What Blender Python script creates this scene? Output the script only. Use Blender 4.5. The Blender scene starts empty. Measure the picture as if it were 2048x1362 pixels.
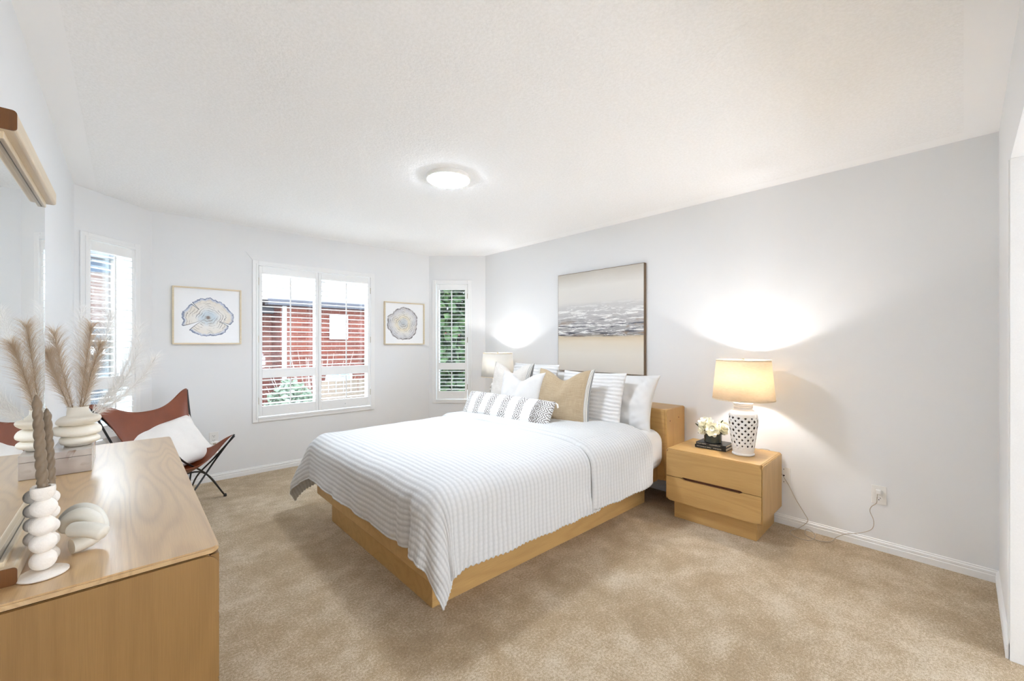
import bpy, bmesh, math, random
import numpy as np
from mathutils import Vector, Matrix, noise as mnoise
random.seed(7); rng = np.random.default_rng(7)
PI = math.pi
S = bpy.context.scene
C = S.collection

# ------------------------------------------------------------------ camera, world, sun, exposure
YAW = math.atan(768/833)
cd = bpy.data.cameras.new('camera'); cam = bpy.data.objects.new('camera', cd); C.objects.link(cam)
cd.sensor_width = 36; cd.lens = 36*833/2048; cd.shift_y = 4/2048; cd.clip_start = 0.02
cam.location = (0, 0, 1.308); cam.rotation_euler = (PI/2, 0, -YAW)
S.camera = cam
S.view_settings.view_transform = 'Standard'; S.view_settings.look = 'None'
S.view_settings.use_white_balance = True; S.view_settings.white_balance_temperature = 6000; S.view_settings.white_balance_tint = 10
S.view_settings.exposure = 2.45; S.view_settings.gamma = 1.0; S.view_settings.use_curve_mapping = False
S.cycles.max_bounces = 14; S.cycles.diffuse_bounces = 10; S.cycles.glossy_bounces = 4
S.cycles.transmission_bounces = 6; S.cycles.transparent_max_bounces = 12
S.cycles.sample_clamp_indirect = 6; S.cycles.use_denoising = True
S.cycles.caustics_reflective = False; S.cycles.caustics_refractive = False

wd = bpy.data.worlds.new('world'); S.world = wd; wd.use_nodes = True
bg = wd.node_tree.nodes['Background']; bg.inputs[0].default_value = (0.86, 0.93, 1.0, 1); bg.inputs[1].default_value = 1.2

def lamp(name, kind, loc, energy, color=(1, 1, 1), **kw):
    l = bpy.data.lights.new(name, kind); l.energy = energy; l.color = color
    o = bpy.data.objects.new(name, l); C.objects.link(o); o.location = loc
    for k, v in kw.items(): setattr(l, k, v)
    return o
def aim(o, d): o.rotation_euler = Vector(d).to_track_quat('-Z', 'Y').to_euler()
lamp('hall_fill', 'POINT', (2.3, -2.6, 0.80), 26, (0.90, 0.95, 1.0), shadow_soft_size=0.35)  # added fill light in the unseen hall, no fixture, lifts the room ceiling
aim(lamp('sun', 'SUN', (0, 8, 8), 4.2, (0.92, 0.96, 1.0), angle=math.radians(40)), (0.28, -1, -0.62))

# ------------------------------------------------------------------ tagging helpers
def tag(o, label=None, cat=None, group=None, kind=None):
    if label: o['label'] = label
    if cat: o['category'] = cat
    if group: o['group'] = group
    if kind: o['kind'] = kind
    return o
def empty(name, loc, rz=0, label=None, cat=None, group=None):
    o = bpy.data.objects.new(name, None); C.objects.link(o); o.location = loc; o.rotation_euler = (0, 0, rz)
    o.empty_display_size = 0.05
    return tag(o, label, cat, group)
def link(name, bm, mat=None, parent=None, smooth=False, auto=None):
    me = bpy.data.meshes.new(name); bm.normal_update(); bm.to_mesh(me); bm.free()
    if mat: me.materials.append(mat)
    o = bpy.data.objects.new(name, me); C.objects.link(o)
    if parent: o.parent = parent
    if smooth:
        for p in me.polygons: p.use_smooth = True
        if auto:
            me.set_sharp_from_angle(angle=math.radians(auto))
    return o
def struct(o): o['kind'] = 'structure'; return o
def copy_tree(o, parent=None):
    c = o.copy(); C.objects.link(c)
    if parent: c.parent = parent
    for ch in [x for x in bpy.data.objects if x.parent == o]: copy_tree(ch, c)
    return c

# ------------------------------------------------------------------ mesh helpers
def box(bm, x0, x1, y0, y1, z0, z1, bev=0, seg=2):
    r = bmesh.ops.create_cube(bm, size=1)
    vs = r['verts']
    for v in vs: v.co = Vector(((x0+x1)/2+v.co.x*(x1-x0), (y0+y1)/2+v.co.y*(y1-y0), (z0+z1)/2+v.co.z*(z1-z0)))
    if bev:
        es = list({e for v in vs for e in v.link_edges})
        bmesh.ops.bevel(bm, geom=es, offset=bev, segments=seg, profile=0.5, affect='EDGES')
    return bm
def nb(): return bmesh.new()
def bx(*a, **k): return box(nb(), *a, **k)
def lathe(bm, prof, c=(0, 0, 0), n=40, sx=1, sy=1, cap=True):
    rings = []
    for r, z in prof:
        if r < 1e-6: rings.append([bm.verts.new((c[0], c[1], c[2]+z))])
        else: rings.append([bm.verts.new((c[0]+sx*r*math.cos(2*PI*i/n), c[1]+sy*r*math.sin(2*PI*i/n), c[2]+z)) for i in range(n)])
    for a, b in zip(rings, rings[1:]):
        for i in range(n):
            j = (i+1) % n
            if len(a) == 1 and len(b) == 1: continue
            if len(a) == 1: bm.faces.new((a[0], b[j], b[i]))
            elif len(b) == 1: bm.faces.new((a[i], a[j], b[0]))
            else: bm.faces.new((a[i], a[j], b[j], b[i]))
    if cap:
        if len(rings[0]) > 1: bm.faces.new(list(reversed(rings[0])))
        if len(rings[-1]) > 1: bm.faces.new(rings[-1])
    bmesh.ops.recalc_face_normals(bm, faces=bm.faces)
    return bm
def catmull(pts, n=8):
    pts = [Vector(p) for p in pts]; out = []
    P = [pts[0]*2-pts[1]]+pts+[pts[-1]*2-pts[-2]]
    for i in range(1, len(P)-2):
        for k in range(n):
            t = k/n; a, b, c, d = P[i-1:i+3]
            out.append(0.5*((2*b)+(c-a)*t+(2*a-5*b+4*c-d)*t*t+(3*b-a-3*c+d)*t**3))
    out.append(pts[-1]); return out
def tube(bm, pts, r, n=10, rf=None, cap=True, flat=1.0, roundend=False):
    pts = [Vector(p) for p in pts]
    rings = []; prev = None
    N = len(pts)
    for i, p in enumerate(pts):
        t = (pts[min(i+1, N-1)]-pts[max(i-1, 0)]).normalized()
        if prev is None:
            a = Vector((0, 0, 1)) if abs(t.z) < 0.9 else Vector((1, 0, 0))
            u = t.cross(a).normalized()
        else:
            u = (prev-t*prev.dot(t)).normalized()
        prev = u; w = t.cross(u)
        rr = r*(rf(i/(N-1)) if rf else 1)
        rings.append([bm.verts.new(p+u*rr*math.cos(2*PI*k/n)+w*rr*flat*math.sin(2*PI*k/n)) for k in range(n)])
    for a, b in zip(rings, rings[1:]):
        for k in range(n): bm.faces.new((a[k], a[(k+1) % n], b[(k+1) % n], b[k]))
    if cap:
        bm.faces.new(list(reversed(rings[0]))); bm.faces.new(rings[-1])
    return bm
def prism(bm, pts2, f0, f1):
    """pts2: list of 2D pts; f0/f1 map (a,b)->3D for both faces"""
    A = [bm.verts.new(f0(*p)) for p in pts2]; B = [bm.verts.new(f1(*p)) for p in pts2]
    bm.faces.new(A); bm.faces.new(list(reversed(B)))
    n = len(A)
    for i in range(n): bm.faces.new((A[i], B[i], B[(i+1) % n], A[(i+1) % n]))
    bmesh.ops.recalc_face_normals(bm, faces=bm.faces); return bm
def rrect(x0, x1, y0, y1, r, n=6, corners=(1, 1, 1, 1)):
    out = []
    for (cx, cy, a0, on) in ((x1-r, y1-r, 0, corners[0]), (x0+r, y1-r, 90, corners[1]), (x0+r, y0+r, 180, corners[2]), (x1-r, y0+r, 270, corners[3])):
        if on:
            for k in range(n+1):
                a = math.radians(a0+90*k/n); out.append((cx+r*math.cos(a), cy+r*math.sin(a)))
        else:
            a = math.radians(a0+45); out.append((cx+math.copysign(r, math.cos(a)), cy+math.copysign(r, math.sin(a))))
    return out
def grid(name, P, mat, parent=None, uv=None, closed=False, solid=0, sub=0):
    nu, nv = P.shape[:2]
    idx = np.arange(nu*nv).reshape(nu, nv)
    f = np.stack([idx[:-1, :-1], idx[1:, :-1], idx[1:, 1:], idx[:-1, 1:]], -1).reshape(-1, 4)
    me = bpy.data.meshes.new(name); me.from_pydata(P.reshape(-1, 3).tolist(), [], f.tolist())
    if uv is not None:
        L = me.uv_layers.new(name='UVMap'); q = uv.reshape(-1, 2)[f.reshape(-1)]
        L.data.foreach_set('uv', q.astype(np.float32).reshape(-1))
    me.polygons.foreach_set('use_smooth', [True]*len(me.polygons))
    me.materials.append(mat); o = bpy.data.objects.new(name, me); C.objects.link(o)
    if parent: o.parent = parent
    if solid:
        m = o.modifiers.new('thick', 'SOLIDIFY'); m.thickness = solid; m.offset = 0
    if sub:
        m = o.modifiers.new('sub', 'SUBSURF'); m.levels = sub; m.render_levels = sub
    return o
def vnoise(x, y, s=1.0, seed=0.0):
    """smooth 2-D noise on numpy arrays"""
    out = np.zeros(np.broadcast(x, y).shape)
    r = np.random.default_rng(int(seed*13)+5)
    for k in range(9):
        a = r.uniform(0, 2*PI); f = s*r.uniform(0.6, 2.0); ph = r.uniform(0, 2*PI)
        out = out+np.sin(f*(x*math.cos(a)+y*math.sin(a))+ph+1.3*np.sin(0.7*f*(x*math.sin(a)-y*math.cos(a))+ph*2))
    return out/4.5

# ------------------------------------------------------------------ material helpers
class NT:
    def __init__(s, name):
        s.m = bpy.data.materials.new(name); s.m.use_nodes = True; s.t = s.m.node_tree
        s.b = s.t.nodes['Principled BSDF']; s.out = s.t.nodes['Material Output']
    def n(s, typ, ins=None, **kw):
        nd = s.t.nodes.new(typ)
        for k, v in kw.items(): setattr(nd, k, v)
        for k, v in (ins or {}).items():
            i = nd.inputs[k]
            if isinstance(v, bpy.types.NodeSocket): s.t.links.new(v, i)
            else: i.default_value = v
        return nd
    def math(s, op, a, b=0.0, c=None, clamp=False):
        d = {0: a, 1: b}
        if c is not None: d[2] = c
        return s.n('ShaderNodeMath', d, operation=op, use_clamp=clamp).outputs[0]
    def coord(s, which='Object', scale=(1, 1, 1), loc=(0, 0, 0), rot=(0, 0, 0)):
        tc = s.n('ShaderNodeTexCoord')
        return s.n('ShaderNodeMapping', {'Vector': tc.outputs[which], 'Scale': scale, 'Location': loc, 'Rotation': rot}).outputs[0]
    def noise(s, vec, scale, detail=3, rough=0.55, dist=0):
        return s.n('ShaderNodeTexNoise', {'Vector': vec, 'Scale': scale, 'Detail': detail, 'Roughness': rough, 'Distortion': dist}).outputs[0]
    def ramp(s, fac, stops, interp='LINEAR'):
        nd = s.n('ShaderNodeValToRGB', {0: fac}); cr = nd.color_ramp; cr.interpolation = interp
        while len(cr.elements) > 1: cr.elements.remove(cr.elements[-1])
        for i, (p, c) in enumerate(stops):
            e = cr.elements[0] if i == 0 else cr.elements.new(p)
            e.position = p; e.color = (*c, 1) if len(c) == 3 else c
        return nd.outputs[0]
    def mix(s, fac, a, b, mode='MIX'):
        nd = s.n('ShaderNodeMix', data_type='RGBA', blend_type=mode)
        for i, v in ((0, fac), (6, a), (7, b)):
            if isinstance(v, bpy.types.NodeSocket): s.t.links.new(v, nd.inputs[i])
            else: nd.inputs[i].default_value = v if i == 0 else ((*v, 1) if len(v) == 3 else v)
        return nd.outputs[2]
    def bump(s, h, strength=0.3, dist=0.01):
        nd = s.n('ShaderNodeBump', {'Height': h, 'Strength': strength, 'Distance': dist})
        s.t.links.new(nd.outputs[0], s.b.inputs['Normal']); return nd
    def set(s, **kw):
        M = {'color': 'Base Color', 'rough': 'Roughness', 'metal': 'Metallic', 'spec': 'Specular IOR Level', 'ecol': 'Emission Color', 'estr': 'Emission Strength', 'trans': 'Transmission Weight', 'ior': 'IOR', 'alpha': 'Alpha', 'sheen': 'Sheen Weight', 'coat': 'Coat Weight', 'sss': 'Subsurface Weight'}
        for k, v in kw.items():
            i = s.b.inputs[M[k]]
            if isinstance(v, bpy.types.NodeSocket): s.t.links.new(v, i)
            else: i.default_value = (*v, 1) if isinstance(v, tuple) and len(v) == 3 else v
        return s.m
def hexc(r, g, b):
    f = lambda c: (c/255/12.92) if c/255 <= .04045 else ((c/255+.055)/1.055)**2.4
    return (f(r), f(g), f(b))
def plain(name, col, rough=0.6, metal=0, bump=0, bscale=200, **kw):
    t = NT(name)
    v = t.coord()
    n = t.noise(v, bscale, 2)
    c = t.mix(n, tuple(x*0.96 for x in col), tuple(min(1, x*1.04) for x in col))
    if bump: t.bump(n, bump, 0.002)
    return t.set(color=c, rough=rough, metal=metal, **kw)

def wood(name, axis, light, dark, rough=0.4, period=0.05, coat=0.0, spec=0.5, ringw=0.12):
    """axis = grain direction 0/1/2"""
    t = NT(name)
    sc = [1.0, 1.0, 1.0]; sc[axis] = 0.10
    v = t.coord(scale=tuple(sc))
    low = t.noise(v, 5.5, 1.5, 0.4, 0.3)
    ring = t.math('SINE', t.math('MULTIPLY', low, 2.6/period))
    ring = t.math('MULTIPLY_ADD', ring, 0.5, 0.5)
    ring = t.math('POWER', ring, 2.2)
    sf = [1.0, 1.0, 1.0]; sf[axis] = 0.02
    v2 = t.coord(scale=tuple(sf))
    fine = t.noise(v2, 420, 3, 0.6)
    broad = t.noise(t.coord(scale=tuple(0.3 if i == axis else 1.0 for i in range(3))), 7, 2)
    k = t.math('ADD', t.math('MULTIPLY', ring, ringw), t.math('MULTIPLY', fine, 0.55))
    k = t.math('ADD', k, t.math('MULTIPLY', broad, 0.25))
    c = t.ramp(k, [(0.25, light), (0.95, dark)])
    t.bump(k, 0.08, 0.001); t.b.inputs['Coat Roughness'].default_value = 0.28
    return t.set(color=c, rough=rough, coat=coat, spec=spec)

M = {}
# walls & ceiling
t = NT('wall_paint'); n = t.noise(t.coord(), 260, 2); t.bump(n, 0.06, 0.002)
M['wall'] = t.set(color=(0.80, 0.805, 0.81), rough=0.62, spec=0.3)
t = NT('ceiling_stipple'); v = t.coord()
n = t.noise(v, 75, 3, 0.65); n2 = t.noise(v, 26, 2, 0.5)
sep = t.n('ShaderNodeSeparateXYZ', {0: v})
inx = t.math('MULTIPLY', t.math('GREATER_THAN', sep.outputs[0], -0.17), t.math('LESS_THAN', sep.outputs[0], 3.36))
iny = t.math('MULTIPLY', t.math('GREATER_THAN', sep.outputs[1], 0.0), t.math('LESS_THAN', sep.outputs[1], 4.72))
msk = t.math('MULTIPLY', inx, iny)
hh = t.math('MULTIPLY', t.math('ADD', n, n2), msk)
t.bump(hh, 0.55, 0.006)
c = t.mix(t.math('MULTIPLY', msk, t.ramp(n, [(0.40, (1, 1, 1)), (0.62, (0, 0, 0))])), (0.955, 0.955, 0.955), (0.915, 0.915, 0.91))
M['ceiling'] = t.set(color=c, rough=0.9, spec=0.1)
M['trim'] = plain('white_trim_paint', (0.84, 0.84, 0.835), 0.38)
M['shutter'] = plain('shutter_white', (0.86, 0.86, 0.85), 0.35)
# carpet
t = NT('carpet'); v = t.coord()
f1 = t.noise(v, 330, 3, 0.7); f2 = t.noise(v, 95, 3, 0.6); big = t.noise(v, 2.3, 4, 0.6, 0.6); mid = t.noise(v, 9, 3, 0.6)
k = t.math('ADD', t.math('MULTIPLY', f1, 0.75), t.math('MULTIPLY', f2, 0.45))
k = t.math('ADD', k, t.math('MULTIPLY', big, 0.34)); k = t.math('ADD', k, t.math('MULTIPLY', mid, 0.26))
c = t.ramp(k, [(0.58, hexc(130, 107, 78)), (0.89, hexc(188, 163, 125)), (1.18, hexc(226, 210, 184))])
hb = t.math('ADD', t.math('MULTIPLY', f1, 0.7), t.math('MULTIPLY', f2, 0.6)); hb = t.math('ADD', hb, t.math('MULTIPLY', mid, 0.6))
t.bump(hb, 0.8, 0.012)
M['carpet'] = t.set(color=c, rough=0.95, spec=0.1, sheen=0.25)
# woods
OAK_L, OAK_D = hexc(200, 163, 104), hexc(158, 121, 68)
M['oakY'] = wood('oak_veneer_lengthwise', 1, OAK_L, OAK_D, 0.38)
M['oakX'] = wood('oak_veneer_crosswise', 0, OAK_L, OAK_D, 0.38)
M['oakZ'] = wood('oak_veneer_upright', 2, OAK_L, OAK_D, 0.4)
DK_L, DK_D = hexc(152, 116, 66), hexc(118, 86, 44)
M['dresserY'] = wood('dresser_oak_lengthwise', 1, DK_L, DK_D, 0.4); M['dresserZ'] = wood('dresser_oak_upright', 2, DK_L, DK_D, 0.42)
M['oak_top'] = wood('oak_veneer_dresser_top', 1, hexc(206, 172, 120), hexc(160, 122, 74), 0.36, period=0.020, spec=1.0, ringw=0.24, coat=0.9)
M['oak_end'] = wood('oak_end_grain', 2, hexc(116, 72, 28), hexc(70, 38, 12), 0.45, period=0.02)
M['oak_pale'] = wood('mirror_rail_oak', 1, hexc(222, 205, 176), hexc(196, 172, 136), 0.3, period=0.04)
M['dark_gap'] = plain('drawer_recess', hexc(92, 52, 34), 0.6)
M['mirror'] = NT('mirror_glass').set(color=(0.93, 0.96, 0.955), rough=0.0, metal=1.0)
M['leather'] = None
t = NT('cognac_leather'); v = t.coord(); n = t.noise(v, 130, 3); n2 = t.noise(v, 6, 3)
c = t.mix(n2, hexc(104, 50, 25), hexc(136, 70, 38)); t.bump(n, 0.12, 0.002); M['leather'] = t.set(color=c, rough=0.42)
M['black_metal'] = plain('black_metal', (0.012, 0.011, 0.010), 0.4, bscale=50)
# fabrics
def fabric(name, col, scale=900, bump=0.25, rough=0.85, slub=None, sheen=0.15):
    t = NT(name); v = t.coord('UV')
    w1 = t.noise(t.coord('UV', scale=(1, 0.06, 1)), scale, 2); w2 = t.noise(t.coord('UV', scale=(0.06, 1, 1)), scale, 2)
    k = t.math('MULTIPLY_ADD', w1, 0.5, t.math('MULTIPLY', w2, 0.5))
    lo = tuple(x*(slub or 0.94) for x in col)
    c = t.ramp(k, [(0.38, lo), (0.62, col)]); t.bump(k, bump, 0.002)
    return t.set(color=c, rough=rough, spec=0.15, sheen=sheen)
M['white_cotton'] = fabric('white_cotton', (0.69, 0.683, 0.672), 500, 0.08, slub=0.985)
M['cream_cotton'] = fabric('cream_cotton', (0.62, 0.60, 0.575), 420, 0.2, slub=0.95)
M['chair_cushion'] = fabric('chair_cushion_cotton', (0.84, 0.81, 0.77), 420, 0.2, slub=0.96)
t = NT('tufted_coverlet'); uv = t.coord('UV'); sp = t.n('ShaderNodeSeparateXYZ', {0: uv})
rib = t.math('MULTIPLY_ADD', t.math('SINE', t.math('MULTIPLY', sp.outputs[0], 2*PI/0.030)), 0.5, 0.5); crs = t.math('MULTIPLY_ADD', t.math('SINE', t.math('ADD', t.math('MULTIPLY', sp.outputs[1], 2*PI/0.024), t.math('MULTIPLY', t.noise(uv, 14, 2), 6))), 0.25, 0.75); rib = t.math('MULTIPLY', rib, crs)
dash = t.noise(t.coord('UV', scale=(1, 0.35, 1)), 150, 3, 0.7); fz = t.noise(uv, 420, 3, 0.7)
k = t.math('ADD', t.math('MULTIPLY', rib, t.math('MULTIPLY_ADD', dash, 0.7, 0.3)), t.math('MULTIPLY', fz, 0.5))
t.bump(k, 0.5, 0.005)
c = t.ramp(k, [(0.15, (0.50, 0.50, 0.495)), (0.6, (0.62, 0.618, 0.612))])
M['coverlet'] = t.set(color=c, rough=0.95, spec=0.1, sheen=0.2)
def ribbed(name, col, period):
    t = NT(name); uv = t.coord('UV'); sp = t.n('ShaderNodeSeparateXYZ', {0: uv})
    wob = t.noise(uv, 6, 2)
    ph = t.math('ADD', t.math('MULTIPLY', sp.outputs[1], 2*PI/period), t.math('MULTIPLY', wob, 5))
    rib = t.math('MULTIPLY_ADD', t.math('SINE', ph), 0.5, 0.5)
    fz = t.noise(t.coord('UV', scale=(0.5, 1, 1)), 120, 3, 0.7)
    k = t.math('ADD', rib, t.math('MULTIPLY', fz, 0.6)); t.bump(k, 0.6, 0.01)
    c = t.ramp(k, [(0.2, tuple(x*0.93 for x in col)), (0.8, col)])
    return t.set(color=c, rough=0.95, spec=0.1, sheen=0.2)
M['ribbed'] = ribbed('ribbed_white_cotton', (0.74, 0.73, 0.715), 0.032)
def striped_edge(name, col, slub, stripe=hexc(132, 134, 136)):
    t = NT(name); uv = t.coord('UV'); sp = t.n('ShaderNodeSeparateXYZ', {0: uv})
    w1 = t.noise(t.coord('UV', scale=(0.05, 1, 1)), 260, 3); w2 = t.noise(t.coord('UV', scale=(1, 0.05, 1)), 260, 2)
    k = t.math('MULTIPLY_ADD', w1, 0.65, t.math('MULTIPLY', w2, 0.35))
    base = t.ramp(k, [(0.36, slub), (0.62, col)])
    e = t.math('ABSOLUTE', sp.outputs[0])
    band = t.math('GREATER_THAN', e, 0.232)
    st = t.math('GREATER_THAN', t.math('SINE', t.math('MULTIPLY', e, 2*PI/0.008)), 0.15)
    bc = t.mix(st, hexc(228, 224, 214), stripe)
    c = t.mix(band, base, bc); t.bump(k, 0.2, 0.002)
    return t.set(color=c, rough=0.9, spec=0.1, sheen=0.2)
M['tan_linen'] = striped_edge('tan_linen', hexc(180, 162, 134), hexc(158, 138, 110))
M['pale_linen'] = striped_edge('pale_linen', hexc(220, 214, 206), hexc(204, 197, 188))
# lumbar weave
t = NT('woven_lumbar'); uv = t.coord('UV'); sp = t.n('ShaderNodeSeparateXYZ', {0: uv}); U, V = sp.outputs[0], sp.outputs[1]
P_ = 0.175
ub = t.math('MODULO', t.math('ADD', U, 10.0), P_)
inb = t.math('LESS_THAN', t.math('ABSOLUTE', t.math('SUBTRACT', ub, P_*0.5)), 0.042)
dv = t.math('ABSOLUTE', t.math('SUBTRACT', t.math('MODULO', t.math('ADD', V, 10.0), 0.10), 0.05))
du = t.math('ABSOLUTE', t.math('SUBTRACT', ub, P_*0.5))
dia = t.math('ADD', dv, du)
lines = t.math('GREATER_THAN', t.math('SINE', t.math('MULTIPLY', dia, 2*PI/0.024)), 0.1)
endz = t.math('GREATER_THAN', t.math('MULTIPLY', U, 1.0), 0.375)
zz = t.math('ADD', U, t.math('MULTIPLY', t.math('ABSOLUTE', t.math('SUBTRACT', t.math('MODULO', t.math('ADD', V, 10.0), 0.05), 0.025)), 1.2))
zl = t.math('GREATER_THAN', t.math('SINE', t.math('MULTIPLY', zz, 2*PI/0.021)), 0.0)
mk = t.math('MULTIPLY', t.math('MAXIMUM', t.math('MULTIPLY', inb, lines), t.math('MULTIPLY', endz, zl)), 1.0)
br = t.noise(uv, 260, 2, 0.7); mk = t.math('MULTIPLY', mk, t.math('GREATER_THAN', br, 0.40))
c = t.mix(mk, (0.76, 0.75, 0.735), hexc(120, 112, 106)); w = t.noise(uv, 330, 3); t.bump(t.math('ADD', w, t.math('MULTIPLY', mk, 0.6)), 0.5, 0.004)
M['lumbar'] = t.set(color=c, rough=0.95, spec=0.1)
M['tassel'] = plain('tassel_cotton', (0.84, 0.81, 0.77), 0.95)
# ceramics etc
M['ceramic'] = plain('white_ceramic', (0.86, 0.84, 0.82), 0.28, spec=0.5)
M['matte_plaster'] = plain('matte_white_plaster', hexc(240, 234, 226), 0.85, bump=0.5, bscale=160)
M['cream_glaze'] = plain('cream_glaze', hexc(236, 230, 216), 0.42)
M['knot'] = plain('ivory_resin', hexc(226, 222, 210), 0.45)
M['candle'] = plain('taupe_wax', hexc(128, 110, 88), 0.42, sss=0.0)
M['shadow_core'] = plain('painted_shadow_core', hexc(70, 62, 56), 0.7)  # dark colour stands in for the shade inside the hollow lamp body
M['brass'] = plain('brushed_nickel', hexc(190, 180, 160), 0.35, 0.9)
t = NT('shade_linen'); w1 = t.noise(t.coord('Object', scale=(1, 1, 14)), 40, 3); c = t.ramp(w1, [(0.35, hexc(232, 222, 206)), (0.65, hexc(246, 240, 228))])
dif = t.n('ShaderNodeBsdfDiffuse', {0: c}); tr = t.n('ShaderNodeBsdfTranslucent', {0: t.mix(0.5, c, (1.0, 0.80, 0.52))})
mx = t.n('ShaderNodeMixShader', {0: 0.55, 1: dif.outputs[0], 2: tr.outputs[0]}); t.t.links.new(mx.outputs[0], t.out.inputs[0]); M['shade'] = t.m
t = NT('shade_white_linen'); dif = t.n('ShaderNodeBsdfDiffuse', {0: (0.86, 0.85, 0.82, 1)}); tr = t.n('ShaderNodeBsdfTranslucent', {0: (0.80, 0.78, 0.74, 1)}); mx = t.n('ShaderNodeMixShader', {0: 0.3, 1: dif.outputs[0], 2: tr.outputs[0]}); t.t.links.new(mx.outputs[0], t.out.inputs[0]); M['shade_white'] = t.m
t = NT('marbled_stone'); v = t.coord()
dd = t.noise(v, 5, 2, 0.5); dv_ = t.n('ShaderNodeVectorMath', {0: v, 1: t.n('ShaderNodeCombineXYZ', {0: dd, 1: dd, 2: dd}).outputs[0]}, operation='ADD').outputs[0]
vn = t.noise(dv_, 4, 3, 0.6)
vein = t.ramp(t.math('ABSOLUTE', t.math('SUBTRACT', vn, 0.5)), [(0.0, (1, 1, 1)), (0.035, (0, 0, 0))])
base = t.ramp(t.noise(v, 10, 2), [(0.3, hexc(168, 158, 152)), (0.7, hexc(212, 206, 200))])
M['marble'] = t.set(color=t.mix(t.math('MULTIPLY', t.math('MULTIPLY', vein, t.ramp(t.noise(v, 8, 2), [(0.45, (0, 0, 0)), (0.6, (1, 1, 1))])), 0.8), base, hexc(132, 100, 74)), rough=0.16, spec=0.6)
M['box_edge'] = plain('silver_edge', hexc(180, 174, 168), 0.3, 0.8)
M['pampas_tan'] = plain('pampas_tan', hexc(208, 188, 162), 0.9)
M['pampas_white'] = plain('pampas_white', hexc(248, 247, 245), 0.9)
M['pampas_stem'] = plain('pampas_stem', hexc(140, 110, 78), 0.8)
M['cover_black'] = plain('black_book_cover', (0.010, 0.010, 0.011), 0.35)
M['pages'] = plain('book_pages', hexc(226, 216, 196), 0.8)
M['lettering'] = plain('pale_lettering', hexc(214, 208, 190), 0.6)
t = NT('smoked_glass'); M['smoked'] = t.set(color=(0.05, 0.055, 0.045), rough=0.12, spec=0.6)
M['petal'] = plain('cream_petal', hexc(246, 242, 222), 0.7, sheen=0.2)
M['petal_core'] = plain('petal_core', hexc(222, 214, 150), 0.8)
M['leafd'] = plain('dark_green_leaf', hexc(44, 60, 28), 0.5)
M['gold_frame'] = wood('champagne_frame', 0, hexc(226, 212, 184), hexc(190, 170, 136), 0.4, period=0.02)
M['plastic'] = plain('white_plastic', hexc(232, 230, 226), 0.35)
M['slot'] = plain('outlet_slot', (0.01, 0.01, 0.01), 0.5)
M['cord'] = plain('clear_lamp_cord', hexc(176, 164, 148), 0.3)
M['canvas_side'] = plain('canvas_frame_bronze', hexc(112, 92, 68), 0.5)
t = NT('light_diffuser'); M['diffuser'] = t.set(color=(0.9, 0.9, 0.9), ecol=(0.88, 0.94, 1.0), estr=31.0)
t = NT('bulb'); M['bulb'] = t.set(color=(1, 0.9, 0.8), ecol=(1, 0.86, 0.66), estr=14.0)
M['hinge'] = plain('hinge_metal', hexc(170, 160, 140), 0.4, 0.7)
t = NT('window_glass'); gl = t.n('ShaderNodeBsdfGlossy', {0: (1, 1, 1, 1), 1: 0.02}); tp = t.n('ShaderNodeBsdfTransparent', {0: (0.97, 0.985, 0.98, 1)})
fr = t.n('ShaderNodeFresnel', {0: 1.45}); mx = t.n('ShaderNodeMixShader', {0: t.math('MULTIPLY', fr.outputs[0], 0.6), 1: tp.outputs[0], 2: gl.outputs[0]})
t.t.links.new(mx.outputs[0], t.out.inputs[0]); M['glass'] = t.m
# ---------------------------------------------------------------- room shell
CZ = 2.455
XR, YW, XL, YS = 3.48, 4.80, -0.288, -0.13
A0, A1 = Vector((XL, 4.36)), Vector((0.152, 4.80))       # left angled wall
B0, B1 = Vector((2.93, 4.80)), Vector((XR, 4.293))       # right angled wall
T = 0.16
bm = nb(); fl = [(-0.6, -3.2), (3.9, -3.2), (3.9, 4.6), (3.1, 5.1), (-0.1, 5.1), (-0.6, 4.6)]
prism(bm, fl, lambda a, b: (a, b, -0.12), lambda a, b: (a, b, 0.0)); struct(link('floor', bm, M['carpet']))
bm = nb(); prism(bm, fl, lambda a, b: (a, b, CZ), lambda a, b: (a, b, CZ+0.12)); struct(link('ceiling', bm, M['ceiling']))
def wall_seg(name, p0, p1, holes=(), T=T, zt=CZ, ext=0.0):
    """wall from p0 to p1, thickness on the outward (left of travel) side; holes (k0,k1,z0,z1)"""
    p0 = Vector(p0); p1 = Vector(p1); L = (p1-p0).length; a = math.atan2((p1-p0).y, (p1-p0).x)
    bm = nb()
    if not holes: box(bm, -ext, L+ext, 0, T, 0, zt)
    else:
        k0, k1, z0, z1 = holes[0]
        box(bm, -ext, k0, 0, T, 0, zt); box(bm, k1, L+ext, 0, T, 0, zt)
        if z0 > 0: box(bm, k0, k1, 0, T, 0, z0)
        box(bm, k0, k1, 0, T, z1, zt)
    o = struct(link(name, bm, M['wall'])); o.location = (p0.x, p0.y, 0); o.rotation_euler = (0, 0, a)
    return o, a, L
wall_seg('wall_left', (XL, -3.2), (XL, 4.36))
wall_seg('wall_back_left', A0, A1, [(0.055, 0.485, 0.54, 2.10)])
wall_seg('wall_back', A1, B0, [(0.790, 2.0, 0.54, 2.10)])
wall_seg('wall_back_right', B0, B1, [(0.085, 0.525, 0.54, 2.10)])
wall_seg('wall_right', (XR, 4.293), (XR, YS))
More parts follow.
